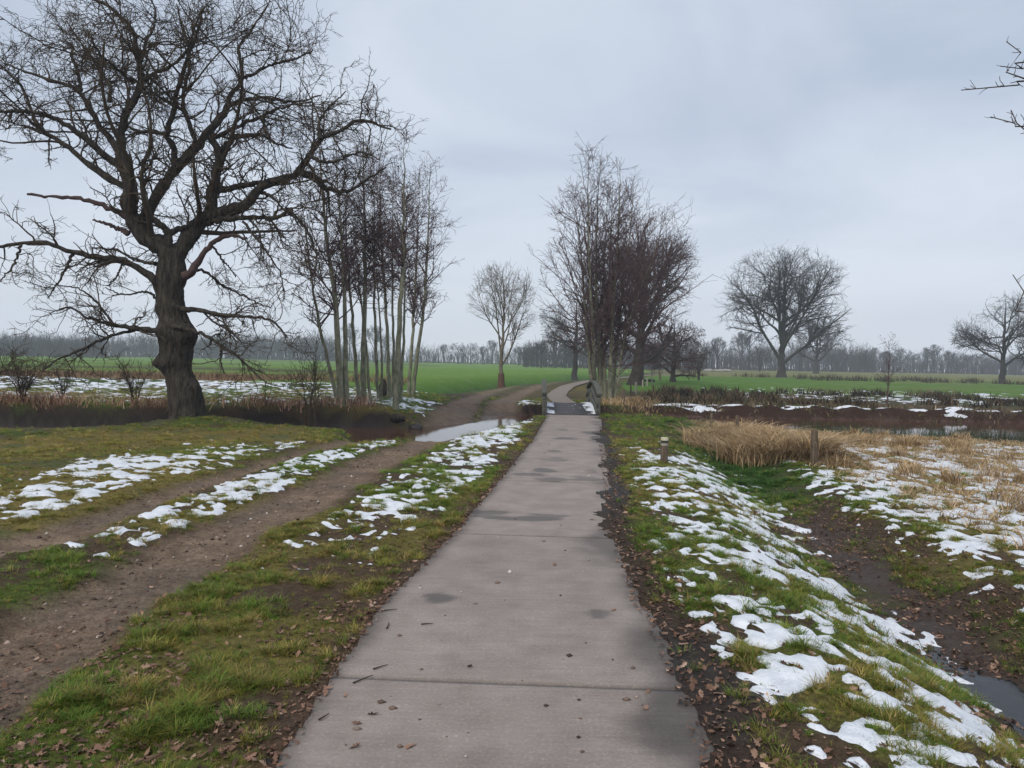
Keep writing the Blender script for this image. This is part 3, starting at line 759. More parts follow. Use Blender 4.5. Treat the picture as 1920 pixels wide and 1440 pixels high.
# snow along the deck edges
rng = np.random.default_rng(7)
parts = []
xs, ys = np.meshgrid(np.linspace(-.80, .80, 70), np.linspace(BR0 + .05, BR1 - .1, 110))
fr_ = 0.8 - np.abs(xs)
n_ = fbm(xs * 1.0, ys, 0.45, 111)
th = np.where(xs < 0, 0.30, 0.34) * sstep(0.30, 0.62, n_) - fr_
th2 = np.where(np.abs(xs - .05) < .3, sstep(0.74, 0.84, fbm(xs * 2 + 9, ys * .8, 0.2, 112)) * .05 - .04, -1)
th = np.maximum(th, th2)
szb = bz(ys) + 0.004 + np.clip(th * 0.12, -0.02, 0.028)
i = np.arange(xs.size).reshape(xs.shape)
q = np.stack([i[:-1, :-1], i[:-1, 1:], i[1:, 1:], i[1:, :-1]], -1).reshape(-1, 4)
q = q[(th.ravel() > 0)[q].any(1)]
u, inv = np.unique(q, return_inverse=True)
sb = mesh_obj('deck_snow', np.stack([(xs + bx(ys)).ravel(), ys.ravel(), szb.ravel()], 1)[u], inv.reshape(-1, 4), M_SNOW, smooth=True)
tag(sb, 'strips of snow along both edges of the bridge deck', 'snow', kind='stuff')

# ------------------------------------------------------------------ the old oak by the stream
def gpos(px, py):
    p = at_z(px, py); p = at_z(px, py, H1(p[0], p[1])); return np.array([p[0], p[1], H1(p[0], p[1])])
rng = np.random.default_rng(11)
oak = empty('oak_tree', (OAK[0], OAK[1], H1(OAK[0], OAK[1])), 'gnarled old oak with burls on its thick trunk, standing left of the track', 'tree')
Y0 = OAK[1]
PXM = Y0 / F                                                     # metres per pixel at the oak
TR_PX = [(803, 306, 402), (790, 316, 390), (775, 317, 386), (747, 314, 385), (722, 311, 376), (705, 308, 366), (692, 304, 361), (682, 295, 362), (665, 299, 362), (650, 299, 364), (635, 296, 371),
         (620, 294, 372), (608, 297, 362), (600, 297, 355), (588, 294, 350), (575, 292, 349), (560, 292, 346), (540, 292, 345), (522, 293, 352), (505, 296, 349), (492, 300, 345), (478, 305, 343)]
cen = np.array([at_y((a + b) / 2, y_, Y0) for y_, a, b in TR_PX]); hw = np.array([(b - a) / 2 for _, a, b in TR_PX]) * PXM
cc = resample(np.c_[cen, hw], 70, False)
S_ = 40
an = np.arange(S_) * 2 * np.pi / S_
AX, ZI = np.meshgrid(an, cc[:, 2])
bump = 0.055 * (fbm(np.cos(AX) * 1.5 + 3, ZI * 1.3 + np.sin(AX) * 1.5, 0.35, 121, 3) - .5) * 2 + 0.03 * np.abs(np.sin(AX * 9 + 3 * fbm(AX * 2, ZI, .8, 122)))
for bz_, ba, bs_ in ((1.25, 3.4, .13), (1.95, 5.6, .16), (2.05, 4.2, .10), (2.5, 2.9, .09), (3.15, 3.3, .10), (.75, 5.9, .12)):
    da = np.angle(np.exp(1j * (AX - ba)))
    bump = bump + bs_ * np.exp(-(da / .45) ** 2 - ((ZI - bz_ - .1) / .17) ** 2)
flare = 0.22 * np.exp(-(ZI - ZI.min()) / .28) * (0.6 + .6 * np.sin(AX * 5 + 1) ** 2)
rad = cc[:, 3][:, None] * (0.83 + flare) + bump * 1.05
TV = np.stack([cc[:, 0][:, None] + rad * np.cos(AX), cc[:, 1][:, None] + rad * np.sin(AX) * 0.95, ZI], -1).reshape(-1, 3)
i = np.arange(TV.shape[0]).reshape(70, S_); nx = np.roll(i, -1, 1)
mesh_obj('trunk', TV, np.stack([i[:-1], nx[:-1], nx[1:], i[1:]], -1).reshape(-1, 4), M_OAKBARK, oak, smooth=True)
def z1(u, v): return (u * .39583, v * .39583)
def z2(u, v): return (u / 3.0, 380 + v / 3.0)
# limbs: points read off the photograph, radius in pixels at both ends, depth off the trunk plane at both ends (m)
LIMBS = [
 ([z1(800, 1270), z1(790, 1180), z1(690, 1125), z1(645, 1060), z1(612, 980), z1(618, 880), z1(590, 800), z1(570, 720)], 30, 15, 0, -.3, 0),
 ([z1(570, 720), z1(572, 620), z1(600, 530), z1(650, 450), z1(665, 330), z1(640, 200), z1(600, 110), z1(500, 20), z1(420, -10)], 13, 3, -.3, -.9, 0),
 ([z1(575, 730), z1(480, 600), z1(425, 510), z1(370, 430), z1(230, 380), z1(120, 340), z1(20, 300)], 10, 2.5, -.3, .6, 0),
 ([z1(575, 800), z1(470, 715), z1(390, 645), z1(270, 565), z1(150, 530), z1(-30, 530)], 11, 3, -.2, -1.4, 0),
 ([z1(620, 890), z1(540, 855), z1(430, 790), z1(330, 700), z1(200, 620), z1(155, 545), z1(95, 400), z1(0, 310)], 11, 2.5, -.1, 1.2, 0),
 ([z1(380, 430), z1(375, 370), z1(345, 280), z1(340, 210), z1(280, 190)], 6, 2, .4, .9, 0),
 ([z1(520, 480), z1(520, 400), z1(470, 330), z1(380, 200), z1(330, 130)], 6, 2, -.6, .2, 0),
 ([z1(640, 395), z1(560, 330), z1(480, 260), z1(420, 170)], 6, 2, -.6, -1.6, 0),
 ([z1(665, 395), z1(730, 350), z1(800, 320), z1(890, 230), z1(920, 110), z1(960, 40)], 6.5, 2, -.6, -1.0, 0),
 ([z1(665, 300), z1(690, 200), z1(740, 90), z1(720, 0)], 5, 2, -.7, .2, 0),
 ([z1(660, 1080), z1(700, 1010), z1(740, 930), z1(830, 800), z1(930, 700), z1(1000, 610), z1(1065, 535)], 17, 10, .2, .7, 0),
 ([z1(1065, 535), z1(1110, 485), z1(1250, 465), z1(1400, 480), z1(1520, 450)], 8, 2, .7, 1.4, 0),
 ([z1(1065, 530), z1(1090, 450), z1(1150, 370), z1(1130, 230), z1(1185, 150), z1(1270, 20)], 8, 2.5, .7, 1.8, 0),
 ([z1(1160, 370), z1(1280, 310), z1(1400, 280), z1(1480, 240)], 5, 2, 1.2, .4, 0),
 ([z1(830, 800), z1(822, 700), z1(790, 640), z1(818, 540), z1(848, 410), z1(880, 300), z1(915, 200), z1(970, 30)], 11, 2.5, .4, -.8, 0),
 ([z1(935, 690), z1(900, 590), z1(868, 500), z1(880, 400), z1(900, 260), z1(860, 120), z1(840, 20)], 8, 2, .6, 1.9, 0),
 ([z1(790, 630), z1(690, 625), z1(600, 600), z1(500, 580), z1(430, 590)], 6, 2, .3, 1.0, 0),
 ([z1(820, 1280), z1(840, 1210), z1(895, 1130), z1(940, 1065), z1(1000, 1000), z1(1008, 900), z1(1022, 830), z1(1042, 740), z1(1025, 690), z1(990, 650)], 27, 8, 0, .3, 0),
 ([z1(1040, 725), z1(1110, 655), z1(1240, 640), z1(1310, 680), z1(1380, 705)], 8, 2, .3, -.6, 0),
 ([z1(1000, 660), z1(1100, 610), z1(1220, 560), z1(1340, 510), z1(1470, 480)], 7, 2, .4, -1.2, 0),
 ([z1(1250, 560), z1(1260, 630), z1(1310, 690)], 4, 1.5, -.6, -.9, 0),
 ([z1(960, 1030), z1(1090, 1000), z1(1170, 970), z1(1220, 900), z1(1320, 850), z1(1410, 820), z1(1450, 755), z1(1520, 660), z1(1610, 620), z1(1700, 570), z1(1850, 610)], 17, 2.5, .1, -.9, 0),
 ([z1(1410, 815), z1(1480, 840), z1(1540, 890), z1(1650, 905), z1(1740, 850), z1(1830, 790)], 9, 2, -.6, .3, 0),
 ([z1(1012, 910), z1(1150, 880), z1(1250, 860), z1(1330, 850)], 9, 6, .2, -.5, 0),
 ([z1(1520, 660), z1(1510, 590), z1(1550, 520), z1(1640, 430)], 5, 1.5, -.8, -.2, 0),
 ([z1(1460, 740), z1(1560, 770), z1(1700, 720), z1(1800, 760)], 5, 1.5, -.7, -1.5, 0),
 ([z1(985, 1060), z1(1060, 1040), z1(1180, 1030), z1(1300, 1032), z1(1380, 990)], 9, 5, 0, -.8, 0),
 ([z1(1375, 995), z1(1440, 1070), z1(1490, 1180), z1(1515, 1270), z1(1530, 1330)], 5, 1.5, -.8, -1.2, 0),
 ([z1(1230, 910), z1(1300, 940), z1(1350, 1000), z1(1430, 1050)], 5, 1.5, -.1, -1.0, 0),
 ([z1(1150, 1050), z1(1210, 1120), z1(1270, 1200), z1(1330, 1300), z1(1340, 1380)], 4, 1.5, -.4, -1.3, 0),
 ([z1(870, 1310), z1(905, 1290), z1(960, 1205), z1(1040, 1130), z1(1100, 1115), z1(1172, 1130)], 12, 3.5, -.1, -.5, 1),
 ([z1(620, 1040), z1(560, 1005), z1(480, 970), z1(350, 937), z1(230, 930), z1(128, 922)], 9, 3, -.2, -.7, 1),
 ([z1(610, 1110), z1(555, 1080), z1(500, 1058), z1(440, 1045)], 9, 2.5, -.2, -.5, 1),
 ([z1(790, 1370), z1(740, 1335), z1(680, 1285), z1(600, 1240), z1(480, 1222), z1(380, 1202), z1(300, 1182), z1(205, 1145), z1(100, 1155), z1(-30, 1170)], 12, 3.5, -.1, -.9, 0),
 ([z1(345, 1195), z1(320, 1260), z1(280, 1330), z1(220, 1420)], 5, 1.5, -.5, -1.0, 0),
 ([z1(100, 1155), z1(60, 1260), z1(0, 1330)], 4, 1.5, -.9, -1.4, 0),
 ([z1(740, 1250), z1(690, 1240), z1(610, 1215), z1(540, 1180), z1(440, 1175)], 6, 2, -.2, .6, 0),
 ([z1(797, 1230), z1(797, 1110), z1(750, 1060), z1(700, 1020)], 13, 8, -.1, -.2, 0),
 ([z1(800, 1105), z1(880, 1075), z1(960, 1025), z1(1010, 985)], 9, 6, -.1, .1, 0),
 ([z2(930, 720), z2(850, 715), z2(760, 708), z2(650, 688), z2(500, 650), z2(400, 590), z2(330, 600)], 9, 2, -.3, -1.1, 0),
 ([z2(640, 685), z2(540, 560), z2(460, 490), z2(350, 470)], 4, 1.5, -.6, -.4, 0),
 ([z2(760, 715), z2(600, 758), z2(450, 830), z2(330, 880), z2(240, 950)], 5.5, 1.8, -.5, -1.8, 0),
 ([z2(1010, 600), z2(1090, 598), z2(1180, 615), z2(1300, 642), z2(1430, 640), z2(1540, 670), z2(1610, 760)], 8, 2, -.3, -1.2, 0),
 ([z2(960, 690), z2(1040, 705), z2(1120, 735), z2(1240, 800), z2(1330, 860), z2(1430, 960), z2(1500, 1010)], 7, 1.8, -.35, -1.6, 0),
 ([z2(1250, 800), z2(1240, 880), z2(1262, 960)], 4, 1.5, -.9, -1.2, 0),
 ([z2(1060, 400), z2(1140, 380), z2(1260, 470), z2(1400, 540), z2(1520, 590)], 5, 1.8, -.2, 1.0, 0),
 ([z2(1200, 250), z2(1260, 330), z2(1330, 420)], 3.5, 1.5, -.3, .4, 0),
 ([z2(700, 320), z2(650, 420), z2(600, 470)], 4, 1.5, -.3, -.9, 0),
 ([z2(900, 560), z2(820, 500), z2(700, 520), z2(600, 480)], 4, 1.5, .2, 1.0, 0),
]
KL = 26
LP, LR = [], []
for pts, r0, r1, d0, d1, bare in LIMBS:
    s_ = np.linspace(0, 1, len(pts))
    P_ = resample(np.array([at_y(p[0], p[1], Y0 + d0 + (d1 - d0) * s) for p, s in zip(pts, s_)]), KL)
    ln = np.linalg.norm(P_[-1] - P_[0])
    jit = rng.normal(size=(KL, 3)) * 0.014 * min(1, ln); jit[0] = 0
    P_ = P_ + jit
    R_ = (r0 + (r1 - r0) * np.linspace(0, 1, KL) ** 0.8) * PXM * 0.68 * (1 + 0.10 * rng.normal(size=KL))
    mt = M_BAREWOOD if bare else M_OAKBARK
    V_, q_ = tubes(P_[None], R_[None], 10 if r0 > 10 else 7)
    caps = [[np.arange(len(V_) - (10 if r0 > 10 else 7), len(V_))]]
    mesh_obj('limb', V_, [q_, np.array(caps[0])], mt, oak, smooth=True)
    if not bare: LP.append(P_); LR.append(R_)
LP, LR = np.array(LP), np.array(LR)
# limbs that reach towards and away from the camera
ctr = at_y(330, 240, Y0)
env = (ctr + np.array([0, 0, 0.0]), np.array([4.9, 4.2, 3.6]))
A_, AR = spawn(rng, LP[:20], LR[:20], 34, (1.6, 3.4), 1.0, 12, (0.15, .7), 0.16, 0.10, 0.5, 0.07, 0.012, 0.3, env=env)
d_ = A_[:, 1:] - A_[:, :1]
A_[:, 1:, 1] += np.sign(d_[:, -1:, 1]) * np.linspace(.1, 1.2, 11)[None]      # push them out in depth
V_, q_ = tubes(A_, AR, 6)
crown_parts = [(V_, q_)]
def up_k(P, R, K):
    n, k = P.shape[:2]; f = np.linspace(0, k - 1, K); i = np.minimum(f.astype(int), k - 2); fr = (f - i)
    return P[:, i] * (1 - fr)[None, :, None] + P[:, i + 1] * fr[None, :, None], R[:, i] * (1 - fr)[None] + R[:, i + 1] * fr[None]
A2, AR2 = up_k(A_, AR, KL)
P0, R0 = np.concatenate([LP, A2]), np.concatenate([LR, AR2])
G1, GR1 = spawn(rng, P0, R0, 950, (0.45, 1.35), 0.95, 9, (0.18, 1.0), 0.26, 0.05, 0.5, 0.026, 0.009, 0.35)
G2, GR2 = spawn(rng, G1, GR1, 5600, (0.18, 0.62), 0.85, 6, (0.15, 1.0), 0.33, 0.03, 0.7, 0.012, 0.0055, 0.6)
G3, GR3 = spawn(rng, G2, GR2, 12500, (0.07, 0.24), 0.8, 4, (0.2, 1.0), 0.32, 0.03, 0.85, 0.007, 0.0045, 0.8)
crown_parts += [tubes(G1, GR1, 4), tubes(G2, GR2, 3), tubes(G3, GR3, 3)]
V_, q_ = join(crown_parts)
mesh_obj('crown', V_, q_, M_OAKTWIG, oak)

# ------------------------------------------------------------------ alders: straight slender stems with cone-hung twigs
def cones(rng, P, n, size=(0.010, 0.02)):
    m, k = P.shape[:2]
    i = rng.integers(0, m, n); j = rng.integers(max(1, k // 2), k, n)
    p = P[i, j] + rng.normal(size=(n, 3)) * 0.03
    s = rng.uniform(size[0], size[1], n)[:, None]
    o = np.array([(1, 0, 0), (0, 1, 0), (-1, 0, 0), (0, -1, 0), (0, 0, 1.5), (0, 0, -1.5)])
    V_ = (p[:, None] + o[None] * s[:, None]).reshape(-1, 3)
    f = np.array([(0, 1, 4), (1, 2, 4), (2, 3, 4), (3, 0, 4), (1, 0, 5), (2, 1, 5), (3, 2, 5), (0, 3, 5)])
    return V_, (f[None] + (np.arange(n) * 6)[:, None, None]).reshape(-1, 3)
def alder_stem(rng, pts, r0, nb, blen, t0=0.25, n2=7, n3=0, ncone=300, twr=0.006, ang=1.0):
    P_ = resample(pts, 24)
    P_[1:] += rng.normal(size=(23, 3)) * 0.012
    R_ = np.maximum(r0 * (1 - np.linspace(0, 1, 24)) ** 0.85, 0.009)
    R_[0] *= 1.25
    b1, br1 = spawn(rng, P_[None], R_[None], nb, blen, ang, 9, (t0, 0.99), 0.10, 0.10, 0.5, 0.022, 0.007, 0.35, fall=0.86)
    b2, br2 = spawn(rng, b1, br1, nb * n2, (0.22, 0.70), 0.70, 5, (0.2, 1), 0.10, 0.05, 0.7, 0.01, twr, 0.7)
    tw = [tubes(b1, br1, 4), tubes(b2, br2, 3)]
    last = b2
    if n3:
        b3, br3 = spawn(rng, b2, br2, nb * n3, (0.10, 0.35), 0.7, 3, (0.2, 1), 0.2, 0.0, 0.8, 0.007, twr * .85, 0.8)
        tw.append(tubes(b3, br3, 3)); last = b3
    return (P_, R_), join(tw), (cones(rng, b2, ncone) if ncone else None)
def build_alder(root, stems, rng_seed, **kw):
    rg = np.random.default_rng(rng_seed)
    tw, cn = [], []
    off = np.array(root.location)
    for pts, r0, nb, bl in stems:
        (P_, R_), t_, c_ = alder_stem(rg, pts, r0, nb, bl, **kw)
        V_, q_ = tubes(P_[None], R_[None], 9)
        mesh_obj('trunk', V_, q_, M_ALDER, root, smooth=True)
        tw.append(t_)
        if c_ is not None: cn.append(c_)
    V_, q_ = join(tw); mesh_obj('crown', V_, q_, M_ALDERTWIG, root)
    if cn:
        V_, q_ = join(cn); tag(mesh_obj('cones', V_, q_, M_CONE, root), kind='stuff')
# (base px), [(px,py) up the stem], radius m, distance offset
AL = [((637, 757), [(615, 680), (590, 560), (572, 430), (560, 340)], .065, 'leaning left, leftmost of the row'),
      ((644, 770), [(636, 700), (628, 560), (612, 440), (600, 300), (596, 230)], .105, 'thickest stem, second from the left'),
      ((651, 762), [(648, 690), (645, 540), (637, 400), (628, 260)], .085, 'pressed against the thickest stem'),
      ((675, 754), [(668, 700), (657, 560), (648, 430), (645, 320)], .07, 'fourth from the left'),
      ((683, 757), [(680, 690), (684, 560), (683, 400), (680, 240)], .095, 'tall and dead straight, fifth from the left'),
      ((695, 757), [(690, 700), (680, 590), (668, 470), (664, 370)], .05, 'thin, bending left beside the straight one'),
      ((710, 751), [(706, 690), (702, 560), (702, 400), (700, 280)], .06, 'seventh from the left'),
      ((714, 757), [(716, 690), (712, 600), (704, 480), (698, 400)], .045, 'thinnest, in the middle of the row'),
      ((731, 749), [(728, 680), (722, 560), (714, 420), (712, 290)], .075, 'bending left in the right half of the row'),
      ((736, 747), [(738, 680), (736, 560), (736, 430), (738, 320)], .06, 'upright, just behind the tallest one'),
      ((742, 762), [(745, 690), (752, 560), (757, 420), (758, 248)], .10, 'tallest of the row with the pointed top'),
      ((751, 752), [(754, 690), (758, 590), (760, 470), (764, 360)], .06, 'right behind the tallest one'),
      ((767, 741), [(770, 680), (776, 590), (783, 460), (787, 320)], .075, 'second from the right'),
      ((773, 741), [(782, 670), (795, 570), (802, 450), (807, 308)], .085, 'rightmost, leaning right over the field')]
for k, (b, pts, r0, say) in enumerate(AL):
    g = at_z(b[0], b[1], 0.2)
    while stream_t(g[:1], g[1:2])[0] < 0.55: g = at_y(b[0], b[1], g[1] + 0.05)
    g[2] = H1(g[0], g[1])
    rg = np.random.default_rng(300 + k)
    Yd = g[1]; dy_ = rg.normal() * 0.5
    P_ = [g + np.array([0, 0, -0.15])] + [at_y(p[0], p[1], Yd + dy_ * (j + 1) / len(pts)) for j, p in enumerate(pts)]
    root = empty('alder_tree', g, 'slender pale-stemmed bare alder beyond the ford, ' + say, 'tree', 'slender alders beyond the ford')
    big = r0 > .07
    out = 2.9 if k in (0, 1, 12, 13) else 1.5
    build_alder(root, [(P_, r0, 48 if big else 30, (0.7, out * 1.2))], 400 + k, t0=0.30 if k in (0, 1, 12, 13) else 0.44, n2=8, n3=11, ncone=170 if big else 100)

# clump by the bridge: one coppiced stool with eight stems
g = gpos(1134, 752)
root = empty('alder_clump', g, 'many-stemmed greenish alder clump beside the right railing of the bridge', 'tree')
CL = [((1113, 749), [(1104, 660), (1094, 540), (1086, 440), (1078, 370)], .085), ((1119, 751), [(1113, 660), (1106, 520), (1103, 400), (1104, 290)], .10),
      ((1127, 752), [(1122, 650), (1118, 520), (1120, 400), (1126, 300)], .095), ((1134, 755), [(1134, 650), (1142, 540), (1146, 420), (1150, 340)], .09),
      ((1141, 754), [(1146, 650), (1152, 540), (1160, 420), (1163, 304)], .10), ((1147, 754), [(1156, 660), (1166, 560), (1180, 450), (1188, 355)], .085),
      ((1130, 748), [(1128, 650), (1130, 560), (1135, 450), (1140, 360)], .07), ((1150, 752), [(1166, 660), (1190, 570), (1225, 480), (1248, 405)], .06)]
stems = []
rg = np.random.default_rng(77)
for b, pts, r0 in CL:
    b3 = at_y(b[0], b[1], g[1]); b3[2] = g[2] - 0.1; b3[1] += rg.normal() * 0.25
    dd = rg.normal() * 1.2
    P_ = [b3] + [at_y(p[0], p[1], g[1] + dd * (j + 1) / 4) for j, p in enumerate(pts)]
    stems.append((P_, r0, 60, (2.0, 6.4) if b[0] < 1122 or b[0] > 1144 else (1.5, 4.6)))
build_alder(root, stems, 78, t0=0.14, n2=9, n3=14, ncone=200, twr=0.0065, ang=0.80)

# ------------------------------------------------------------------ generic bare trees farther off
def bare_tree(root, rng, height_, r0, crown_w, trunk_frac, mats, nl=9, n2=120, n3=700, n4=0, twr=0.012, ztop=1.0, upb=0.15, cone=0, sides=(9, 6, 4), droop=0.0, lean=0.0, limb_ang=0.75, envz=None):
    """trunk, main limbs and twigs held inside an egg-shaped crown; built round the origin"""
    zt_ = height_ * trunk_frac
    tp = np.array([(0, 0, -0.2), (0.02 * height_ * lean, 0, zt_ * .5), (lean * 0.05 * height_, 0, zt_), (lean * 0.08 * height_ + 0.01 * height_, 0.01 * height_, height_ * .55), (lean * .1 * height_, 0, height_ * 0.93)])
    P_ = resample(tp, 22); P_[2:] += rng.normal(size=(20, 3)) * height_ * 0.004
    s = np.linspace(0, 1, 22); R_ = np.maximum(r0 * np.where(s < trunk_frac, 1 - 0.3 * s / trunk_frac, .62 * (1 - (s - trunk_frac) / (1 - trunk_frac)) ** 0.9 + 0.02), twr)
    R_[0] *= 1.35; R_[1] *= 1.08
    zl, zh = (envz or (zt_ * 0.55, height_))
    env = (np.array([lean * .08 * height_, 0, (zl + zh) / 2 * 0.97]), np.array([crown_w / 2, crown_w / 2, (zh - zl) / 2 * 1.04]))
    b1, br1 = spawn(rng, P_[None], R_[None], nl, (height_ * .5, height_ * .8), limb_ang, 14, (trunk_frac * .92, .72), 0.09, upb, 0.62, r0 * .55, twr * 1.6, 0.15, asd=.16, env=env, even=True)
    PP, RR0 = b1, br1
    b2, br2 = spawn(rng, PP, RR0, n2, (height_ * .14, height_ * .36), 0.72, 9, (.28, 1), .13, upb * .5, .6, r0 * .2, twr * 1.1, .3, env=env, grav=droop)
    b3, br3 = spawn(rng, b2, br2, n3, (height_ * .05, height_ * .15), .65, 6, (.15, 1), .2, .03, .7, r0 * .07, twr * .8, .5, env=env, grav=droop)
    parts = [tubes(b2, br2, sides[2]), tubes(b3, br3, 3)]
    if n4:
        b4, br4 = spawn(rng, b3, br3, n4, (height_ * .02, height_ * .07), .65, 3, (.2, 1), .25, .02, .8, r0 * .04, twr * .65, .8, grav=droop)
        parts.append(tubes(b4, br4, 3))
    V_, q_ = tubes(P_[None], R_[None], sides[0]); mesh_obj('trunk', V_, q_, mats[0], root, smooth=True, local=True)
    for a in range(nl):
        V_, q_ = tubes(b1[a:a + 1], br1[a:a + 1], sides[1]); mesh_obj('limb', V_, q_, mats[0], root, smooth=True, local=True)
    V_, q_ = join(parts); mesh_obj('crown', V_, q_, mats[1], root, local=True)
    if cone:
        V_, q_ = cones(rng, b3, cone, (0.018, 0.036)); tag(mesh_obj('cones', V_, q_, M_CONE, root, local=True), kind='stuff')
    return root
def tree_at(name, px, Yd, label, group=None):
    p = at_y(px, 700, Yd)
    return empty(name, (p[0], Yd, H1(p[0], Yd)), label, 'tree', group)
def top_h(px, py, Yd, z0):
    return at_y(px, py, Yd)[2] - z0
FB = (M_FARBARK, M_FARBARK)
rg = np.random.default_rng(500)
r_ = tree_at('young_tree', 940, 55, 'small vase-shaped bare tree with scraped brown trunk beside the green field')
hh = top_h(940, 490, 55, r_.location.z)
bare_tree(r_, rg, hh, 0.21, 5.6, 0.2, (M_MAPLE, M_MAPLE), 10, 110, 700, 900, 0.011, upb=.30, limb_ang=.6)
V_, q_ = tubes(np.array([[(0, 0, 0.0), (0.0, 0, .6), (-.01, 0, 1.15)]]), np.array([[.33, .25, .225]]), 10)
mesh_obj('bare_patch', V_, q_, M_RUST, r_, smooth=True, local=True)
r_ = tree_at('tiered_tree', 1078, 84, 'dark bare tree with flat tiers of branches behind the alder clump')
hh = top_h(1078, 535, 84, r_.location.z)
bare_tree(r_, rg, hh, 0.36, 8.6, 0.32, FB, 13, 150, 1000, 1000, 0.014, upb=.0, limb_ang=1.25, cone=500)
r_ = tree_at('big_alder', 1192, 52, 'large dark alder with thick trunk and purplish crown right of the clump')
hh = top_h(1200, 395, 52, r_.location.z)
bare_tree(r_, rg, hh, 0.55, 8.6, 0.14, (M_OAKBARK, M_ALDERTWIG), 16, 220, 1700, 2800, 0.006, upb=.06, cone=1100, lean=.3, limb_ang=.9)
r_ = tree_at('drooping_willow', 1262, 66, 'low purplish spreading tree drooping beside the fence, right of the large alder')
hh = top_h(1262, 592, 66, r_.location.z)
bare_tree(r_, rg, hh, 0.34, 6.4, 0.12, (M_OAKBARK, M_ALDERTWIG), 16, 240, 2200, 2600, 0.009, upb=-.02, cone=2600, droop=.05, limb_ang=1.1, envz=(0.1, hh))
r_ = tree_at('field_oak', 1465, 100, 'broad round-crowned bare oak standing alone in the right-hand pasture')
hh = top_h(1465, 462, 100, r_.location.z)
bare_tree(r_, rg, hh, 0.62, 19.0, 0.11, FB, 18, 330, 2300, 4200, 0.017, upb=.05, limb_ang=.95)
r_ = tree_at('spreading_oak', 1530, 165, 'smaller spreading bare oak behind the large round oak')
hh = top_h(1530, 596, 165, r_.location.z)
bare_tree(r_, rg, hh, 0.62, 19.0, 0.2, FB, 12, 160, 1200, 1400, 0.035, upb=.05, limb_ang=1.0)
r_ = tree_at('pasture_oak', 1880, 92, 'bare oak with wide crown at the right edge of the pasture')
hh = top_h(1880, 545, 92, r_.location.z)
bare_tree(r_, rg, hh, 0.42, 11.5, 0.2, FB, 14, 210, 1400, 2200, 0.016, upb=.04, limb_ang=1.0)

# far treeline: a few kinds of bare tree, copied; each copy is a tree of its own
def copy_tree(src, loc, rz, sc, label, group):
    c = src.copy(); COL.objects.link(c)
    c.location = loc; c.rotation_euler = (0, 0, rz); c.scale = sc
    tag(c, label, 'tree', group)
    for ch in list(src.children):
        k = ch.copy(); COL.objects.link(k); k.parent = c
    return c
protos = []
def far_tree(px, Yd, top_py, wid=1.0, kind=None, label='', group=''):
    p = at_y(px, 680, Yd); z0 = H1(p[0], Yd) - 0.2
    hgt = max(top_h(px, top_py, Yd, z0), 2.0)
    k = (kind if kind is not None else rg.integers(0, 4))
    if k >= len(protos): k = len(protos) - 1 if protos else 0
    s = hgt / 12.0
    copy_tree(protos[k], (p[0], Yd, z0), rg.uniform(0, 6.28), (s * wid, s * wid, s), label, group)
far_specs = []
# left of the oak and behind it, beyond the green field
for px in np.arange(-20, 620, 27):
    far_specs.append((px + rg.uniform(-8, 8), rg.uniform(255, 330), 634 + px * 0.004 + rg.uniform(-14, 10), 1.3, 'bare tree in the hazy wood beyond the green field, left of the alders', 'wood beyond the left field'))
for px, py in ((655, 606), (702, 608), (722, 622), (788, 648), (832, 644), (858, 640), (882, 640), (905, 648), (922, 636), (972, 648), (985, 655)):
    far_specs.append((px, rg.uniform(240, 300), py, 1.15, 'bare tree in the thin treeline beyond the field', 'thin treeline beyond the field'))
for px, py in ((1000, 640), (1015, 636), (1040, 615), (1060, 628), (1095, 630), (1110, 640), (1165, 630), (1210, 640), (1235, 640)):
    far_specs.append((px, rg.uniform(165, 215), py, 1.1, 'grey bare tree in the distance behind the bridge', 'trees far behind the bridge'))
for px, py in ((1300, 632), (1325, 640), (1345, 630), (1390, 620), (1405, 612), (1425, 640), (1500, 636), (1560, 650), (1580, 655)):
    far_specs.append((px, rg.uniform(170, 260), py, 1.1, 'grey bare tree in the background around the large round oak', 'trees behind the round oak'))
for px, py in ((1622, 656), (1640, 652), (1662, 656), (1688, 648), (1712, 660), (1738, 650), (1752, 646), (1778, 656), (1795, 660), (1815, 664), (1842, 660), (1905, 664), (1935, 660)):
    far_specs.append((px, rg.uniform(235, 300), py, 1.25, 'round bare tree in the treeline across the right-hand pasture', 'treeline across the right pasture'))
ORD = ['first', 'second', 'third', 'fourth', 'fifth', 'sixth', 'seventh', 'eighth', 'ninth', 'tenth', 'eleventh', 'twelfth', 'thirteenth']
cnt = {}
for j, sp_ in enumerate(far_specs):
    if not sp_[5].startswith('wood'):
        c_ = cnt.get(sp_[5], 0); cnt[sp_[5]] = c_ + 1
        far_specs[j] = sp_[:4] + (sp_[4] + ', %s from the left' % ORD[c_], sp_[5])
first = []
for k in range(4):
    px, Yd, py, wid, lab, grp = far_specs[k * 5 + 1]
    p = at_y(px, 680, Yd); z0 = H1(p[0], Yd) - 0.2
    e = empty('bare_tree', (p[0], Yd, z0), lab, 'tree', grp)
    rq = np.random.default_rng(600 + k)
    bare_tree(e, rq, 12.0, 0.34, (8.5, 7.0, 10, 6.5)[k], (.2, .28, .16, .3)[k], FB, 8, 70, 420, 420, 0.038, upb=(.12, .2, .05, .25)[k], sides=(6, 4, 3), limb_ang=(.8, .65, .95, .6)[k])
    s = max(top_h(px, py, Yd, z0), 2.0) / 12.0
    e.scale = (s * wid, s * wid, s)
    protos.append(e); first.append(k * 5 + 1)
for j, (px, Yd, py, wid, lab, grp) in enumerate(far_specs):
    if j not in first: far_tree(px, Yd, py, wid, None, lab, grp)
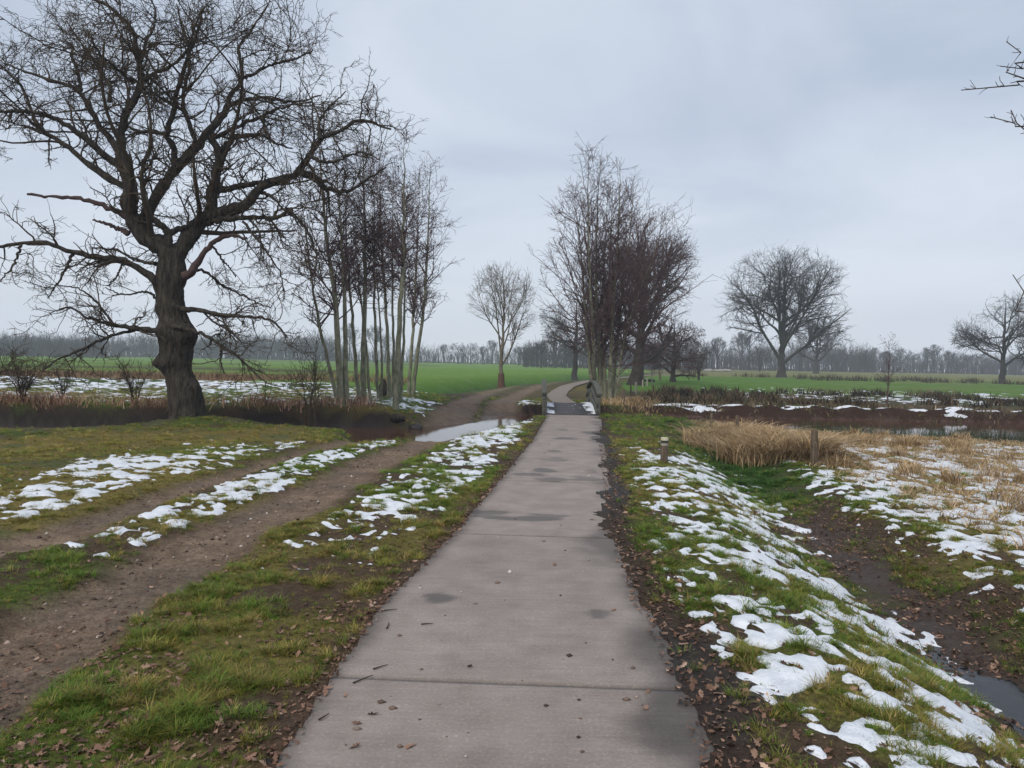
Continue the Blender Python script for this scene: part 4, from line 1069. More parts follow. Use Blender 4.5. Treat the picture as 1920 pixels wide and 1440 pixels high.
# undergrowth of the far woods
def brush(name, label, spans, seed):
    rq = np.random.default_rng(seed); Ps, Rs = [], []
    for xa, xb, ya, yb, py_top, n in spans:
        px = rq.uniform(xa, xb, n); Yd = rq.uniform(ya, yb, n)
        top = py_top + rq.uniform(0, 1, n) ** 0.7 * 26 - 6 + 8 * (vnoise(px / 40, px * 0, seed) - .5)
        for a, b, c in zip(px, Yd, top):
            p0 = at_y(a, 690, b); z0 = -0.3
            h_ = max(at_y(a, c, b)[2] - z0, 1.0)
            d = rq.normal(size=2) * h_ * .16
            Ps.append([(p0[0], b, z0), (p0[0] + d[0] * .35, b + d[1] * .3, z0 + h_ * .5), (p0[0] + d[0], b + d[1], z0 + h_)])
            Rs.append([.10, .075, .035])
    Ps, Rs = np.array(Ps), np.array(Rs)
    b1, r1 = spawn(rq, Ps, Rs, len(Ps) * 3, (1.2, 3.6), .6, 2, (.3, 1), .15, .1, .7, .06, .04, .6)
    V_, q_ = join([tubes(Ps, Rs, 3), tubes(b1, r1, 3)])
    return tag(mesh_obj(name, V_, q_, M_FARBARK), label, 'undergrowth', kind='stuff')
brush('wood_undergrowth', 'dense grey brushwood of the far woods along the horizon', [(-120, 640, 280, 345, 634, 3200), (-120, 200, 200, 260, 636, 900), (600, 1000, 290, 340, 654, 1100), (980, 1300, 190, 260, 646, 1300), (1280, 1640, 240, 300, 654, 1300), (1600, 2040, 260, 320, 668, 1600)], 9)

# ------------------------------------------------------------------ grass, dry reed, leaves
def blades(p, h, w_, az, lean, col, nseg=2, droop=0.0):
    n = len(p)
    a = np.stack([np.cos(az), np.sin(az), 0 * az], 1); s = np.stack([-np.sin(az), np.cos(az), 0 * az], 1)
    rings = []
    for j in range(nseg):
        t = j / nseg
        c = p + a * (h * lean * t ** 1.6)[:, None]; c[:, 2] += h * (t - droop * t * t)
        k = (w_ * 0.5 * (1 - 0.35 * t))[:, None]
        rings += [c - s * k, c + s * k]
    tip = p + a * (h * lean)[:, None]; tip[:, 2] += h * (1 - droop)
    rings.append(tip)
    m = len(rings)
    V_ = np.stack(rings, 1).reshape(-1, 3)
    f = []
    for j in range(nseg - 1):
        b = j * 2; f += [(b, b + 1, b + 3), (b, b + 3, b + 2)]
    b = (nseg - 1) * 2; f.append((b, b + 1, b + 2))
    f = (np.array(f)[None] + (np.arange(n) * m)[:, None, None]).reshape(-1, 3)
    return V_, f, np.repeat(col, m, axis=0)
def emit(name, sets, mat, label, cat):
    Vs_, Fs, Cs, off = [], [], [], 0
    for V_, f, c in sets:
        Vs_.append(V_); Fs.append(f + off); Cs.append(c); off += len(V_)
    o = mesh_obj(name, np.concatenate(Vs_), np.concatenate(Fs), mat, col=np.concatenate(Cs))
    return tag(o, label, cat, kind='stuff')
def pick(rng, n, cols, probs, var=0.25):
    c = np.array(cols)[rng.choice(len(cols), n, p=np.array(probs) / sum(probs))]
    return np.clip(c * (1 + var * rng.normal(size=(n, 1))), 0.01, 0.9)
def scatter(rng, n, r0, r1, amax=0.72):
    r = rng.uniform(r0, r1, n); a = rng.uniform(-amax, amax, n)
    return OX + r * np.sin(a), OY + r * np.cos(a), r
def turf(x, y):
    z = zones(x, y)
    m = (1 - sstep(0.1, 0.5, z['rut'])) * sstep(-0.01, -0.06, z['pin']) * sstep(0.12, 0.4, z['t'])
    n1, n2 = fbm(x, y, 0.55, 91), fbm(x, y, 2.2, 92)
    m = m * (1 - 0.8 * sstep(0.50, 0.64, n1))                                  # bare soil patches
    er = sstep(0.24, 0.06, z['pr'] + 0.4 * (n1 - .5) - .16 * sstep(6.5, 4, y)) * (z['pr'] > -1.2) * (y < 21)
    el = sstep(0.18, 0.0, z['pl'] + 0.25 * (n1 - .5)) * (z['pl'] > -0.8) * (y < 22)
    m = m * (1 - 0.93 * er) * (1 - 0.8 * el)
    dd = np.exp(-((z['dt'] - .08) / 0.30) ** 2) * sstep(11, 8, y) * (x > 0)
    m = m * (1 - np.clip(dd * 1.3, 0, 1))
    st = snow_thick(x, y, z)
    m = m * np.where(st > 0.02, 0.26, 1)
    tus = sstep(0.42, 0.66, fbm(x, y, 0.20, 94, 2))
    return m, tus, n1, n2, z
def tint_mat(name, rough=0.6, trans=0.25):
    """blade colour of the tuft mesh times the tint stored on each tuft"""
    m, t = new_mat(name); l = t.links.new
    at = N(t, 'ShaderNodeAttribute', attribute_name='Col'); ti = N(t, 'ShaderNodeAttribute', attribute_name='tint', attribute_type='INSTANCER')
    mu = N(t, 'ShaderNodeMixRGB', blend_type='MULTIPLY'); mu.inputs[0].default_value = 1.0
    l(at.outputs['Color'], mu.inputs[1]); l(ti.outputs['Color'], mu.inputs[2])
    bs = N(t, 'ShaderNodeBsdfPrincipled', Roughness=rough); bs.inputs['Specular IOR Level'].default_value = 0.25
    l(mu.outputs[0], bs.inputs['Base Color'])
    o = N(t, 'ShaderNodeOutputMaterial')
    tr = N(t, 'ShaderNodeBsdfTranslucent'); l(mu.outputs[0], tr.inputs[0])
    ms = N(t, 'ShaderNodeMixShader'); ms.inputs[0].default_value = trans
    l(bs.outputs[0], ms.inputs[1]); l(tr.outputs[0], ms.inputs[2]); l(ms.outputs[0], o.inputs[0])
    return m
def instances(name, P, rot, scl, tint, pid, protos_, label, cat):
    """one stuff object: points that carry copies of the small meshes in protos_"""
    coll = bpy.data.collections.new(name + '_pieces')
    for k, o in enumerate(protos_):
        COL.objects.unlink(o); coll.objects.link(o)
    n = len(P)
    me = bpy.data.meshes.new(name); me.vertices.add(n); me.vertices.foreach_set('co', np.asarray(P, np.float32).ravel())
    for nm, ty, key, val in (('rot', 'FLOAT_VECTOR', 'vector', rot), ('scl', 'FLOAT', 'value', scl), ('pid', 'INT', 'value', pid)):
        at = me.attributes.new(nm, ty, 'POINT'); at.data.foreach_set(key, np.ascontiguousarray(val, np.int32 if ty == 'INT' else np.float32).ravel())
    at = me.attributes.new('tint', 'FLOAT_COLOR', 'POINT'); at.data.foreach_set('color', np.c_[tint, np.ones(n)].astype(np.float32).ravel())
    o = bpy.data.objects.new(name, me); COL.objects.link(o)
    g = bpy.data.node_groups.new(name + '_nodes', 'GeometryNodeTree')
    g.interface.new_socket('Geometry', in_out='INPUT', socket_type='NodeSocketGeometry'); g.interface.new_socket('Geometry', in_out='OUTPUT', socket_type='NodeSocketGeometry')
    gi, go = g.nodes.new('NodeGroupInput'), g.nodes.new('NodeGroupOutput')
    ci = g.nodes.new('GeometryNodeCollectionInfo'); ci.inputs['Collection'].default_value = coll; ci.inputs['Separate Children'].default_value = True; ci.inputs['Reset Children'].default_value = True
    ip = g.nodes.new('GeometryNodeInstanceOnPoints'); ip.inputs['Pick Instance'].default_value = True
    def na(nm, ty):
        q = g.nodes.new('GeometryNodeInputNamedAttribute'); q.data_type = ty; q.inputs['Name'].default_value = nm; return q.outputs['Attribute']
    k = g.links.new
    k(gi.outputs[0], ip.inputs['Points']); k(ci.outputs[0], ip.inputs['Instance']); k(na('pid', 'INT'), ip.inputs['Instance Index'])
    k(na('rot', 'FLOAT_VECTOR'), ip.inputs['Rotation']); k(na('scl', 'FLOAT'), ip.inputs['Scale']); k(ip.outputs[0], go.inputs[0])
    md = o.modifiers.new('instances', 'NODES'); md.node_group = g
    return tag(o, label, cat, kind='stuff')
rng = np.random.default_rng(21)
sets = []
M_TUFT = tint_mat('grass_tufts', 0.55, 0.3)
tufts = []
for k in range(10):
    nb = (26, 22, 30, 18, 24, 26, 20, 28, 14, 34)[k]; sp = (.03, .022, .04, .05, .018, .035, .028, .045, .06, .02)[k]
    p = rng.normal(size=(nb, 3)) * np.array([sp, sp, 0]) * .7; p[:, 2] = -.008
    az = np.arctan2(p[:, 1], p[:, 0]) + rng.normal(size=nb) * .9
    h = rng.uniform(.35, 1.0, nb) * (.075, .095, .06, .05, .11, .07, .08, .055, .045, .085)[k]
    tufts.append(mesh_obj('grass_tuft', *blades(p, h, rng.uniform(.0032, .0058, nb), az, rng.uniform(.3, 1.5, nb), pick(rng, nb, [(1, 1, 1), (.8, .85, .7), (1.5, 1.25, 1.1), (2.3, 1.6, 2.0)], [.5, .25, .17, .08], .18), 2, .3)[:2], M_TUFT,
                 col=np.repeat(pick(rng, nb, [(.95, .95, .95), (.72, .80, .64), (1.35, 1.08, 1.0)], [.55, .25, .2], .2), 5, 0)))
TP, TROT, TS, TT, TI = [], [], [], [], []
for n, r0, r1, sc, amax in ((190000, 3.8, 15, 0.60, 0.70), (80000, 15, 34, 1.0, 0.70)):
    x, y, r = scatter(rng, n, r0, r1, amax)
    m, tus, n1, n2, z = turf(x, y)
    keep = rng.random(n) < m * (0.35 + 0.65 * tus)
    x, y, r, tus, n1, n2 = (v[keep] for v in (x, y, r, tus, n1, n2))
    dry = sstep(4.4, 5.6, x) * sstep(5.2, 7.2, y)
    lf = sstep(-3.4, -4.6, x) * (y < 19)
    gd = np.exp(-((z['dt'][keep] - 0.1) / 0.8) ** 2) * sstep(9.0, 12, y) * (x > 0)
    k2 = rng.random(len(x)) > 0.75 * dry
    x, y, r, tus, n1, n2, lf, gd = (v[k2] for v in (x, y, r, tus, n1, n2, lf, gd))
    n = len(x)
    gcol = pick(rng, n, [(.150, .265, .030), (.205, .300, .040), (.32, .32, .055), (.44, .36, .10)], [.38, .32, .20, .10], .22)
    ocol = pick(rng, n, [(.210, .260, .040), (.335, .290, .055), (.42, .32, .09), (.55, .42, .16)], [.28, .34, .26, .12], .22)
    f = np.clip(sstep(0.40, 0.62, n2) * 0.75 + lf * 0.45, 0, 1) > rng.random(n)
    col = np.where(f[:, None], ocol, gcol)
    col = col * (.84 + .16 * sstep(6, 12, y))[:, None]
    col = np.where((gd > rng.random(n))[:, None], pick(rng, n, [(.06, .150, .022), (.09, .20, .03)], [.5, .5]), col)
    TP.append(np.stack([x, y, height(x, y)], 1)); TROT.append(np.stack([rng.normal(size=n) * .12, rng.normal(size=n) * .12, rng.uniform(0, 6.283, n)], 1))
    TS.append(sc * (.6 + .75 * tus) * rng.uniform(.7, 1.25, n) * (1 - .25 * lf) * (1 + .45 * gd)); TT.append(col); TI.append(rng.integers(0, 10, n))
instances('turf_grass', np.concatenate(TP), np.concatenate(TROT), np.concatenate(TS), np.concatenate(TT), np.concatenate(TI), tufts, 'short tufted winter grass on the verges and lawn', 'grass')
# long tufts on the verge shoulder of the ditch and round the marker post
x, y, r = scatter(rng, 60000, 3.5, 17, 0.68)
z = zones(x, y)
sh = np.exp(-((z['dt'] + 0.75) / 0.33) ** 2) * (x > 0) * sstep(4.0, 6, y) * sstep(17.5, 15, y) * sstep(.42, .62, fbm(x, y, .5, 97))
k = rng.random(len(x)) < sh * 0.5
x, y = x[k], y[k]; n = len(x)
sets.append(blades(np.stack([x, y, height(x, y) - .005], 1), rng.uniform(.08, .20, n), rng.uniform(.003, .006, n), rng.uniform(0, 6.28, n), rng.uniform(.5, 1.5, n),
                   pick(rng, n, [(.30, .25, .10), (.22, .20, .07), (.11, .13, .035)], [.45, .3, .25]), 3, .35))
emit('long_grass', sets, M_GRASS, 'long yellowish grass along the shoulder of the right verge', 'grass')

# dry reed: matted mound, low field, bank fringes
def region(rng, n, xa, xb, ya, yb):
    return rng.uniform(xa, xb, n), rng.uniform(ya, yb, n)
TAN = [(.46, .315, .160), (.55, .41, .235), (.34, .22, .11), (.62, .49, .31), (.23, .14, .07)]
TANP = [.34, .25, .2, .11, .10]
sets = []
def add_reed(n, xa, xb, ya, yb, dens, hs_, ws, lean, cols=TAN, probs=TANP, nseg=3, droop=.35):
    x, y = region(rng, n, xa, xb, ya, yb)
    z = zones(x, y)
    k = rng.random(n) < dens(x, y, z); x, y = x[k], y[k]; m = len(x)
    if not m: return
    p = np.stack([x, y, height(x, y) - .01], 1)
    gust = 6.28 * fbm(x, y, .8, 131)
    sets.append(blades(p, rng.uniform(*hs_, m) * (0.6 + .8 * fbm(x, y, .6, 132)), rng.uniform(*ws, m), gust * 2.2 + rng.normal(size=m) * 1.7, rng.uniform(*lean, m), pick(rng, m, cols, probs), nseg, droop))
def blob(cx, cy, rx, ry): return lambda x, y, z: sstep(1.1, 0.55, np.hypot((x - cx) / rx, (y - cy) / ry)) * (z['t'] > -1.2)
m1 = gpos(1470, 872); m2 = gpos(1395, 848)
add_reed(9000, m1[0] - 1.1, m1[0] + 1.5, m1[1] - .4, m1[1] + 2.2, blob(m1[0] + .15, m1[1] + .8, 1.15, 1.25), (.40, .95), (.008, .018), (.2, 1.6), droop=.55, nseg=4)
add_reed(6500, m2[0] - 1.2, m2[0] + 1.4, m2[1] - .4, m2[1] + 3.0, blob(m2[0] + .1, m2[1] + 1.2, 1.15, 1.6), (.35, .80), (.008, .018), (.2, 1.6), droop=.55, nseg=4)
def low(x, y, z): return sstep(4.5, 5.8, x + .8 * (fbm(x, y, 2.2, 92) - .5)) * sstep(5.0, 7.0, y) * (z['t'] > 0.5) * np.where(snow_thick(x, y, z) > .01, .12, 1) * (.25 + .75 * sstep(.38, .6, fbm(x, y, .5, 133)))
add_reed(95000, 4.3, 13.5, 5.0, 21, low, (.06, .24), (.006, .014), (.5, 2.0), nseg=3, droop=.55)
for k in range(70):
    a = rng.uniform(5.2, 12.5); b = rng.uniform(7, 19)
    if stream_t(np.array([a]), np.array([b]))[0] < .5: continue
    rr = rng.uniform(.12, .3)
    add_reed(260, a - rr, a + rr, b - rr, b + rr, blob(a, b, rr, rr), (.18, .38), (.006, .012), (.3, 1.0), droop=.4)
# fringe of the far bank, left
add_reed(30000, -17, -3.8, 18.5, 24, lambda x, y, z: sstep(.05, .3, z['t']) * sstep(1.5, .5, z['t']) * (y > 18.9) * (.3 + .7 * sstep(.4, .6, fbm(x, y, 1.3, 134))), (.25, .62), (.012, .022), (.4, 1.2),
         [(.34, .20, .13), (.44, .285, .19), (.22, .12, .08), (.54, .40, .25)], [.35, .3, .2, .15], 2, .35)
# tan strip far left
add_reed(9000, -34, -6, 38, 48, lambda x, y, z: np.exp(-((y - 43) / 3) ** 2), (.25, .6), (.03, .05), (.3, .9), [(.22, .14, .08), (.28, .19, .10), (.15, .09, .05)], [.4, .3, .3], 1, .1)
# fringe by the bridge, right
add_reed(5200, 2.9, 6.2, 26.5, 33, lambda x, y, z: sstep(.0, .2, z['t']) * sstep(1.5, .1, np.abs(x - 4.4 - .05 * (y - 27))), (.18, .45), (.014, .022), (.4, 1.2), TAN, TANP, 2, .35)
add_reed(4200, 2.7, 6.0, 26.3, 28.8, lambda x, y, z: sstep(-.25, -.05, z['t']) * sstep(.35, .1, z['t']), (.15, .40), (.012, .02), (.8, 1.6), [(.20, .13, .08), (.12, .07, .045), (.30, .21, .12)], [.4, .3, .3], 3, .9)
emit('dry_reed', sets, M_DRY, 'matted tan dry reed and dead grass along the banks', 'dry grass')
sets = []
# loose tufts on the dug bank beyond the pool
add_reed(9000, 4.5, 30, 27.0, 30.5, lambda x, y, z: .8 * sstep(.36, .56, fbm(x, y, .9, 138)) * (z['t'] > .1), (.10, .32), (.02, .04), (.5, 1.4), [(.20, .15, .085), (.13, .095, .05), (.09, .095, .035), (.28, .21, .12)], [.3, .3, .25, .15], 2, .3)
# dark soft rush standing in the pool
add_reed(30000, 6.5, 19, 15.5, 22.5, lambda x, y, z: sstep(.9, .0, z['t']) * sstep(-3.4, -2.2, z['t']) * (y < np.interp(x, STREAM[:, 0], STREAM[:, 1])) * sstep(7.5, 9.0, x) * sstep(.32, .48, fbm(x, y, 1.3, 135)), (.35, .75), (.010, .018), (.1, .5),
         [(.026, .048, .018), (.040, .068, .025), (.07, .08, .035), (.12, .10, .05)], [.4, .35, .15, .10], 2, .05)
# brown rush beds beyond the pool, in tussocks
cl = rng.uniform(0, 1, (420, 3))
for k in range(420):
    a = 5 + cl[k, 0] * 34; b = 29.8 + cl[k, 1] ** 1.2 * 14
    if a < 5.2 + (b - 30) * .25 or fbm(np.array([a]), np.array([b]), 4, 136)[0] < .47: continue
    dark = fbm(np.array([a]), np.array([b]), 6, 137)[0] > .52
    rr = rng.uniform(.25, .55)
    add_reed(70, a - rr, a + rr, b - rr, b + rr, blob(a, b, rr, rr), (.25, .60), (.03, .05), (.4, 1.3),
             [(.050, .036, .022), (.035, .032, .017), (.085, .06, .035)] if dark else [(.13, .09, .05), (.09, .06, .035), (.18, .13, .075), (.055, .06, .025)], [.4, .35, .25] if dark else [.3, .3, .2, .2], 2, .15)
for k in range(60):                                              # sparse tussocks in the far pasture
    a = rng.uniform(26, 62); b = rng.uniform(84, 104); rr = rng.uniform(.5, 1.3)
    add_reed(45, a - rr, a + rr, b - rr, b + rr, blob(a, b, rr, rr), (.4, .8), (.07, .12), (.2, .8), [(.075, .06, .035), (.05, .045, .022), (.11, .085, .05)], [.4, .35, .25], 1, .1)
emit('rushes', sets, M_DRY, 'dark rush tussocks standing in and beyond the pool', 'rushes')

# fallen oak leaves
LOB = np.array([(-.50, 0), (-.28, .07), (-.22, .17), (-.10, .10), (.0, .24), (.12, .13), (.24, .22), (.34, .11), (.50, .03), (.5, -.03), (.34, -.11), (.24, -.22), (.12, -.13), (.0, -.24), (-.10, -.10), (-.22, -.17), (-.28, -.07)])
LF = np.array([(0, 1, 16), (1, 2, 3), (1, 3, 14), (1, 14, 16), (16, 14, 15), (3, 4, 5), (3, 5, 12), (3, 12, 14), (14, 12, 13), (5, 6, 7), (5, 7, 10), (5, 10, 12), (12, 10, 11), (7, 8, 9), (7, 9, 10)])
def leaf_verts(rng, n):
    s = rng.uniform(.04, .08, n)
    u = LOB[None, :, 0] * s[:, None]; v = LOB[None, :, 1] * s[:, None] * rng.uniform(.8, 1.3, n)[:, None]
    cu, cv = rng.uniform(-6, 10, n)[:, None], rng.uniform(-4, 18, n)[:, None]
    L_ = np.stack([u, v, cu * u * u + cv * v * v + rng.normal(size=u.shape) * .003], -1)
    az = rng.uniform(0, 6.283, n); tx, ty = rng.normal(size=n) * .22, rng.normal(size=n) * .22
    ca, sa = np.cos(az)[:, None], np.sin(az)[:, None]
    x, y, z = L_[..., 0], L_[..., 1], L_[..., 2]
    z = z + tx[:, None] * x + ty[:, None] * y
    return np.stack([x * ca - y * sa, x * sa + y * ca, z], -1)
LEAFC = [(.21, .120, .080), (.28, .175, .122), (.14, .078, .052), (.36, .245, .175), (.075, .042, .030)]
LEAFP = [.34, .26, .22, .08, .10]
def leaf_density(x, y, z):
    d = 0.9 * sstep(.75, .15, z['pr'] + .3 * (fbm(x, y, .5, 141) - .5)) * (z['pr'] > -.10) * (y < 20)
    d = np.maximum(d, .85 * sstep(.28, .0, z['pl']) * (z['pl'] > -.05) * (y < 12))
    d = np.maximum(d, 1.3 * sstep(.40, .54, fbm(x, y, .6, 142)) * sstep(7.0, 4.2, y) * (z['pl'] > 0) * (x > -3))
    x2r = np.interp(y, R2R[:, 1], R2R[:, 0])
    d = np.maximum(d, .8 * np.exp(-((x - x2r - .1) / .25) ** 2) * sstep(8, 5, y) * sstep(.4, .6, fbm(x, y, .5, 143)))
    dd = np.exp(-((z['dt'] - .25) / .8) ** 2) * sstep(13, 9, y) * (x > 1.5)
    d = np.maximum(d, 1.5 * dd * sstep(.28, .45, fbm(x, y, .6, 144)))
    d = np.maximum(d, .10 * (y < 14) * (z['pin'] < -.05))
    return d * (1 - .75 * (z['rut'] > .5)) * np.where(snow_thick(x, y, z) > .03, .12, 1)
x, y, r = scatter(rng, 110000, 4.2, 16, .70)
z = zones(x, y)
k = rng.random(len(x)) < leaf_density(x, y, z) * .62
x, y, r = x[k], y[k], r[k]
hz = np.maximum(height(x, y), np.where(zones(x, y)['pin'] > 0, 0.004, -9))
order = np.argsort(r)
near = order[:140]; rest = order[140:]
n = len(rest)
M_LITTER = tint_mat('leaf_litter', .75, .05)
lits = [mesh_obj('leaf_piece', v, LF, M_LITTER, col=np.ones((17, 3)) * rng.uniform(.85, 1.1)) for v in leaf_verts(rng, 12)]
for o in lits:
    o.data.materials[0] = M_LITTER
instances('fallen_leaves', np.stack([x[rest], y[rest], hz[rest] + .010], 1), np.stack([rng.normal(size=n) * .3, rng.normal(size=n) * .3, rng.uniform(0, 6.283, n)], 1),
          rng.uniform(.25, .90, n), pick(rng, n, LEAFC, [.28, .18, .30, .06, .18]), rng.integers(0, 12, n), lits, 'brown fallen oak leaves lying along the path edges and ditch', 'leaves')
lp = [mesh_obj('leaf', v, LF, M_LEAF, ground, col=np.repeat(pick(rng, 1, LEAFC, LEAFP), 17, 0)) for v in leaf_verts(rng, 14)]
on_path = [(700, 1340), (668, 1358), (664, 1402), (768, 1400), (648, 1306), (596, 1222), (1210, 1330), (1215, 1298), (1150, 1145), (1110, 975), (905, 934), (1040, 1060), (880, 1250), (965, 974)]
spots = [tuple(at_z(*p)[:2]) + (0.006,) for p in on_path] + [(x[i], y[i], hz[i] + .012) for i in near]
for j, (a, b, c) in enumerate(spots):
    o = lp[j] if j < 14 else lp[j % 14].copy()
    if j >= 14: COL.objects.link(o)
    o.location = (a, b, c); o.rotation_euler = (rng.normal() * .15, rng.normal() * .15, rng.uniform(0, 6.28))
# small stones and crumbs on the track and path
x, y, r = scatter(rng, 16000, 4.2, 16, .70)
z = zones(x, y); k = (z['rut'] > .6) | ((z['pin'] > 0.02) & (rng.random(len(x)) < .045)); x, y = x[k], y[k]; n = len(x)
hz = np.maximum(height(x, y), np.where(zones(x, y)['pin'] > 0, 0.0, -9))
s = (.004 + .020 * rng.random(n) ** 3)[:, None, None]
o8 = np.array([(1, 0, 0), (.2, .9, 0), (-.9, .3, 0), (-.4, -.9, 0), (0, .1, .7), (0, 0, -.6)])
V_ = np.stack([x, y, hz + .003], 1)[:, None] + o8[None] * s * rng.uniform(.7, 1.3, (n, 6, 1))
f8 = np.array([(0, 1, 4), (1, 2, 4), (2, 3, 4), (3, 0, 4), (1, 0, 5), (2, 1, 5), (3, 2, 5), (0, 3, 5)])
tag(mesh_obj('pebbles', V_.reshape(-1, 3), (f8[None] + (np.arange(n) * 6)[:, None, None]).reshape(-1, 3), M_LEAF, col=np.repeat(pick(rng, n, [(.26, .20, .165), (.15, .105, .082), (.06, .042, .034), (.45, .41, .37)], [.30, .36, .28, .06]), 6, 0)), 'small pebbles and crumbs on track and path', 'pebbles', kind='stuff')
# twigs on the path
for k, (a, b) in enumerate((((855, 1282), (700, 1265)), ((700, 1254), (727, 1246)), ((715, 1145), (745, 1142)), ((598, 1349), (617, 1337)), ((725, 1178), (729, 1166)), ((790, 1170), (812, 1169)))):
    if k == 0: a, b = (662, 1280), (699, 1266)
    p0, p1 = at_z(*a, .008), at_z(*b, .010)
    P_ = resample(np.array([p0, (p0 * .45 + p1 * .55) + np.array([.004, .006, 0]), p1]), 7)
    V_, q_ = tubes(P_[None], np.linspace(.0045, .002, 7)[None], 5)
    o = mesh_obj('twig', V_, q_, M_OAKTWIG, loc=tuple(p0))
    tag(o, ('dark twig lying across the nearest open joint of the path', 'short straw-thin twig just past the nearest joint', 'dark twig at the left path edge by two brown leaves', 'short twig on the nearest slab near its left edge', 'tiny twig pointing along the path beside the oval stain', 'small twig lying crosswise below the oval damp stain')[k], 'twig')

# ------------------------------------------------------------------ posts, stakes and markers
def post(name, px, py0, py1, wpx, mat, label, group=None, lean=(0, 0), sides=8, Yd=None):
    g = gpos(px, py0) if Yd is None else np.array([*at_y(px, py0, Yd)[:2], 0.0])
    if Yd is not None: g[2] = H1(g[0], g[1])
    h_ = at_y(px, py1, g[1])[2] - g[2]
    r = wpx * 0.5 * g[1] / F
    zz = np.array([-.25, 0, h_ * .35, h_ * .7, h_ * .97, h_])
    P_ = np.stack([lean[0] * zz, lean[1] * zz, zz], 1)
    R_ = r * np.array([1.05, 1.03, 1.0, .98, .97, .80]) * (1 + .03 * rng.normal(size=6))
    V_, q_ = tubes(P_[None], R_[None], sides)
    V_[-sides:, 2] += rng.uniform(-.25, .25, sides) * r
    o = mesh_obj(name, V_, [q_, np.arange(len(V_) - sides, len(V_))[None]], mat)
    o.location = g
    return tag(o, label, 'post', group), g, h_, r
post('fence_post', 1527, 872, 806, 13, M_POST, 'weathered round post at the right end of the tan reed mound', lean=(-.03, 0))
post('fence_post', 1187, 764, 734, 7, M_POST, 'thick brown post right of the alder clump, nearest of that fence', lean=(.07, 0))
post('fence_post', 1168, 759, 729, 7, M_POST, 'brown post close to the alder clump, left of the thick post', lean=(.02, 0))
post('fence_post', 1183, 745, 722, 3, M_POST, 'thin brown stake just behind the thick post', lean=(-.04, 0))
post('fence_post', 1191, 740, 717, 4, M_PALEPOST, 'pale stake behind the thick post, nearest of the pale ones', lean=(.05, 0))
post('fence_post', 1205, 726, 712, 3, M_PALEPOST, 'pale stake below the big alder, second of the pale row')
post('fence_post', 1213, 724, 710, 3, M_PALEPOST, 'pale stake, third of the pale row going away')
post('fence_post', 1222, 721, 707, 2.6, M_PALEPOST, 'pale stake, fourth of the pale row going away')
post('fence_post', 1238, 713, 697, 4, M_POST, 'dark leaning post at the corner of the pasture fence', lean=(-.12, 0))
for px, k in ((1245, 'first'), (1249, 'second'), (1253, 'third')):
    post('fence_post', px, 705, 693, 1.8, M_PALEPOST, 'far pale stake of the pasture fence, %s past the leaning post' % k)
post('fence_post', 163, 778, 733, 7, M_POST, 'leaning post among brown reed left of the oak', lean=(.14, 0))
post('fence_post', 614, 781, 742, 9, M_PALEPOST, 'pale square post on the far bank left of the alder row', lean=(.04, 0), sides=4)
post('fence_post', 1333, 800, 775, 6, M_POST, 'short post at the back left of the reed mound', lean=(.02, 0), Yd=19.5)
post('fence_post', 1383, 810, 779, 7, M_POST, 'post sunk in the middle of the reed mound', lean=(-.04, 0), Yd=17.2)
g = gpos(1245, 866)
mk = empty('marker_post', g, 'short wooden marker post with white reflector top on the right verge', 'post')
hm = at_y(1246, 820, g[1])[2] - g[2]
M_WHITE = simple_mat('white_reflector', (.42, .40, .27), (.52, .49, .34), 20, .5)
M_BLACK = simple_mat('dark_band', (.03, .03, .03), (.05, .05, .05), 20, .7)
P_ = np.array([[(0, 0, -.2), (0, 0, hm * .5), (0, 0, hm * .84)]])
V_, q_ = tubes(P_, np.array([[.062, .058, .055]]), 12); mesh_obj('post_body', V_, q_, M_POST, mk, smooth=True, local=True)
V_, q_ = tubes(np.array([[(0, 0, hm * .68), (0, 0, hm * .73), (0, 0, hm * .78)]]), np.array([[.060, .060, .060]]), 12); mesh_obj('white_band', V_, q_, M_PALEPOST, mk, smooth=True, local=True)
V_, q_ = tubes(np.array([[(0, 0, hm * .78), (0, 0, hm * .83), (0, 0, hm * .879)]]), np.array([[.0605, .0605, .0605]]), 12); mesh_obj('dark_band', V_, q_, M_BLACK, mk, smooth=True, local=True)
V_, q_ = tubes(np.array([[(0, 0, hm * .88), (0, 0, hm * .985), (0, 0, hm)]]), np.array([[.061, .061, .05]]), 12)
mesh_obj('cap', V_, [q_, np.arange(len(V_) - 12, len(V_))[None]], M_WHITE, mk, local=True)

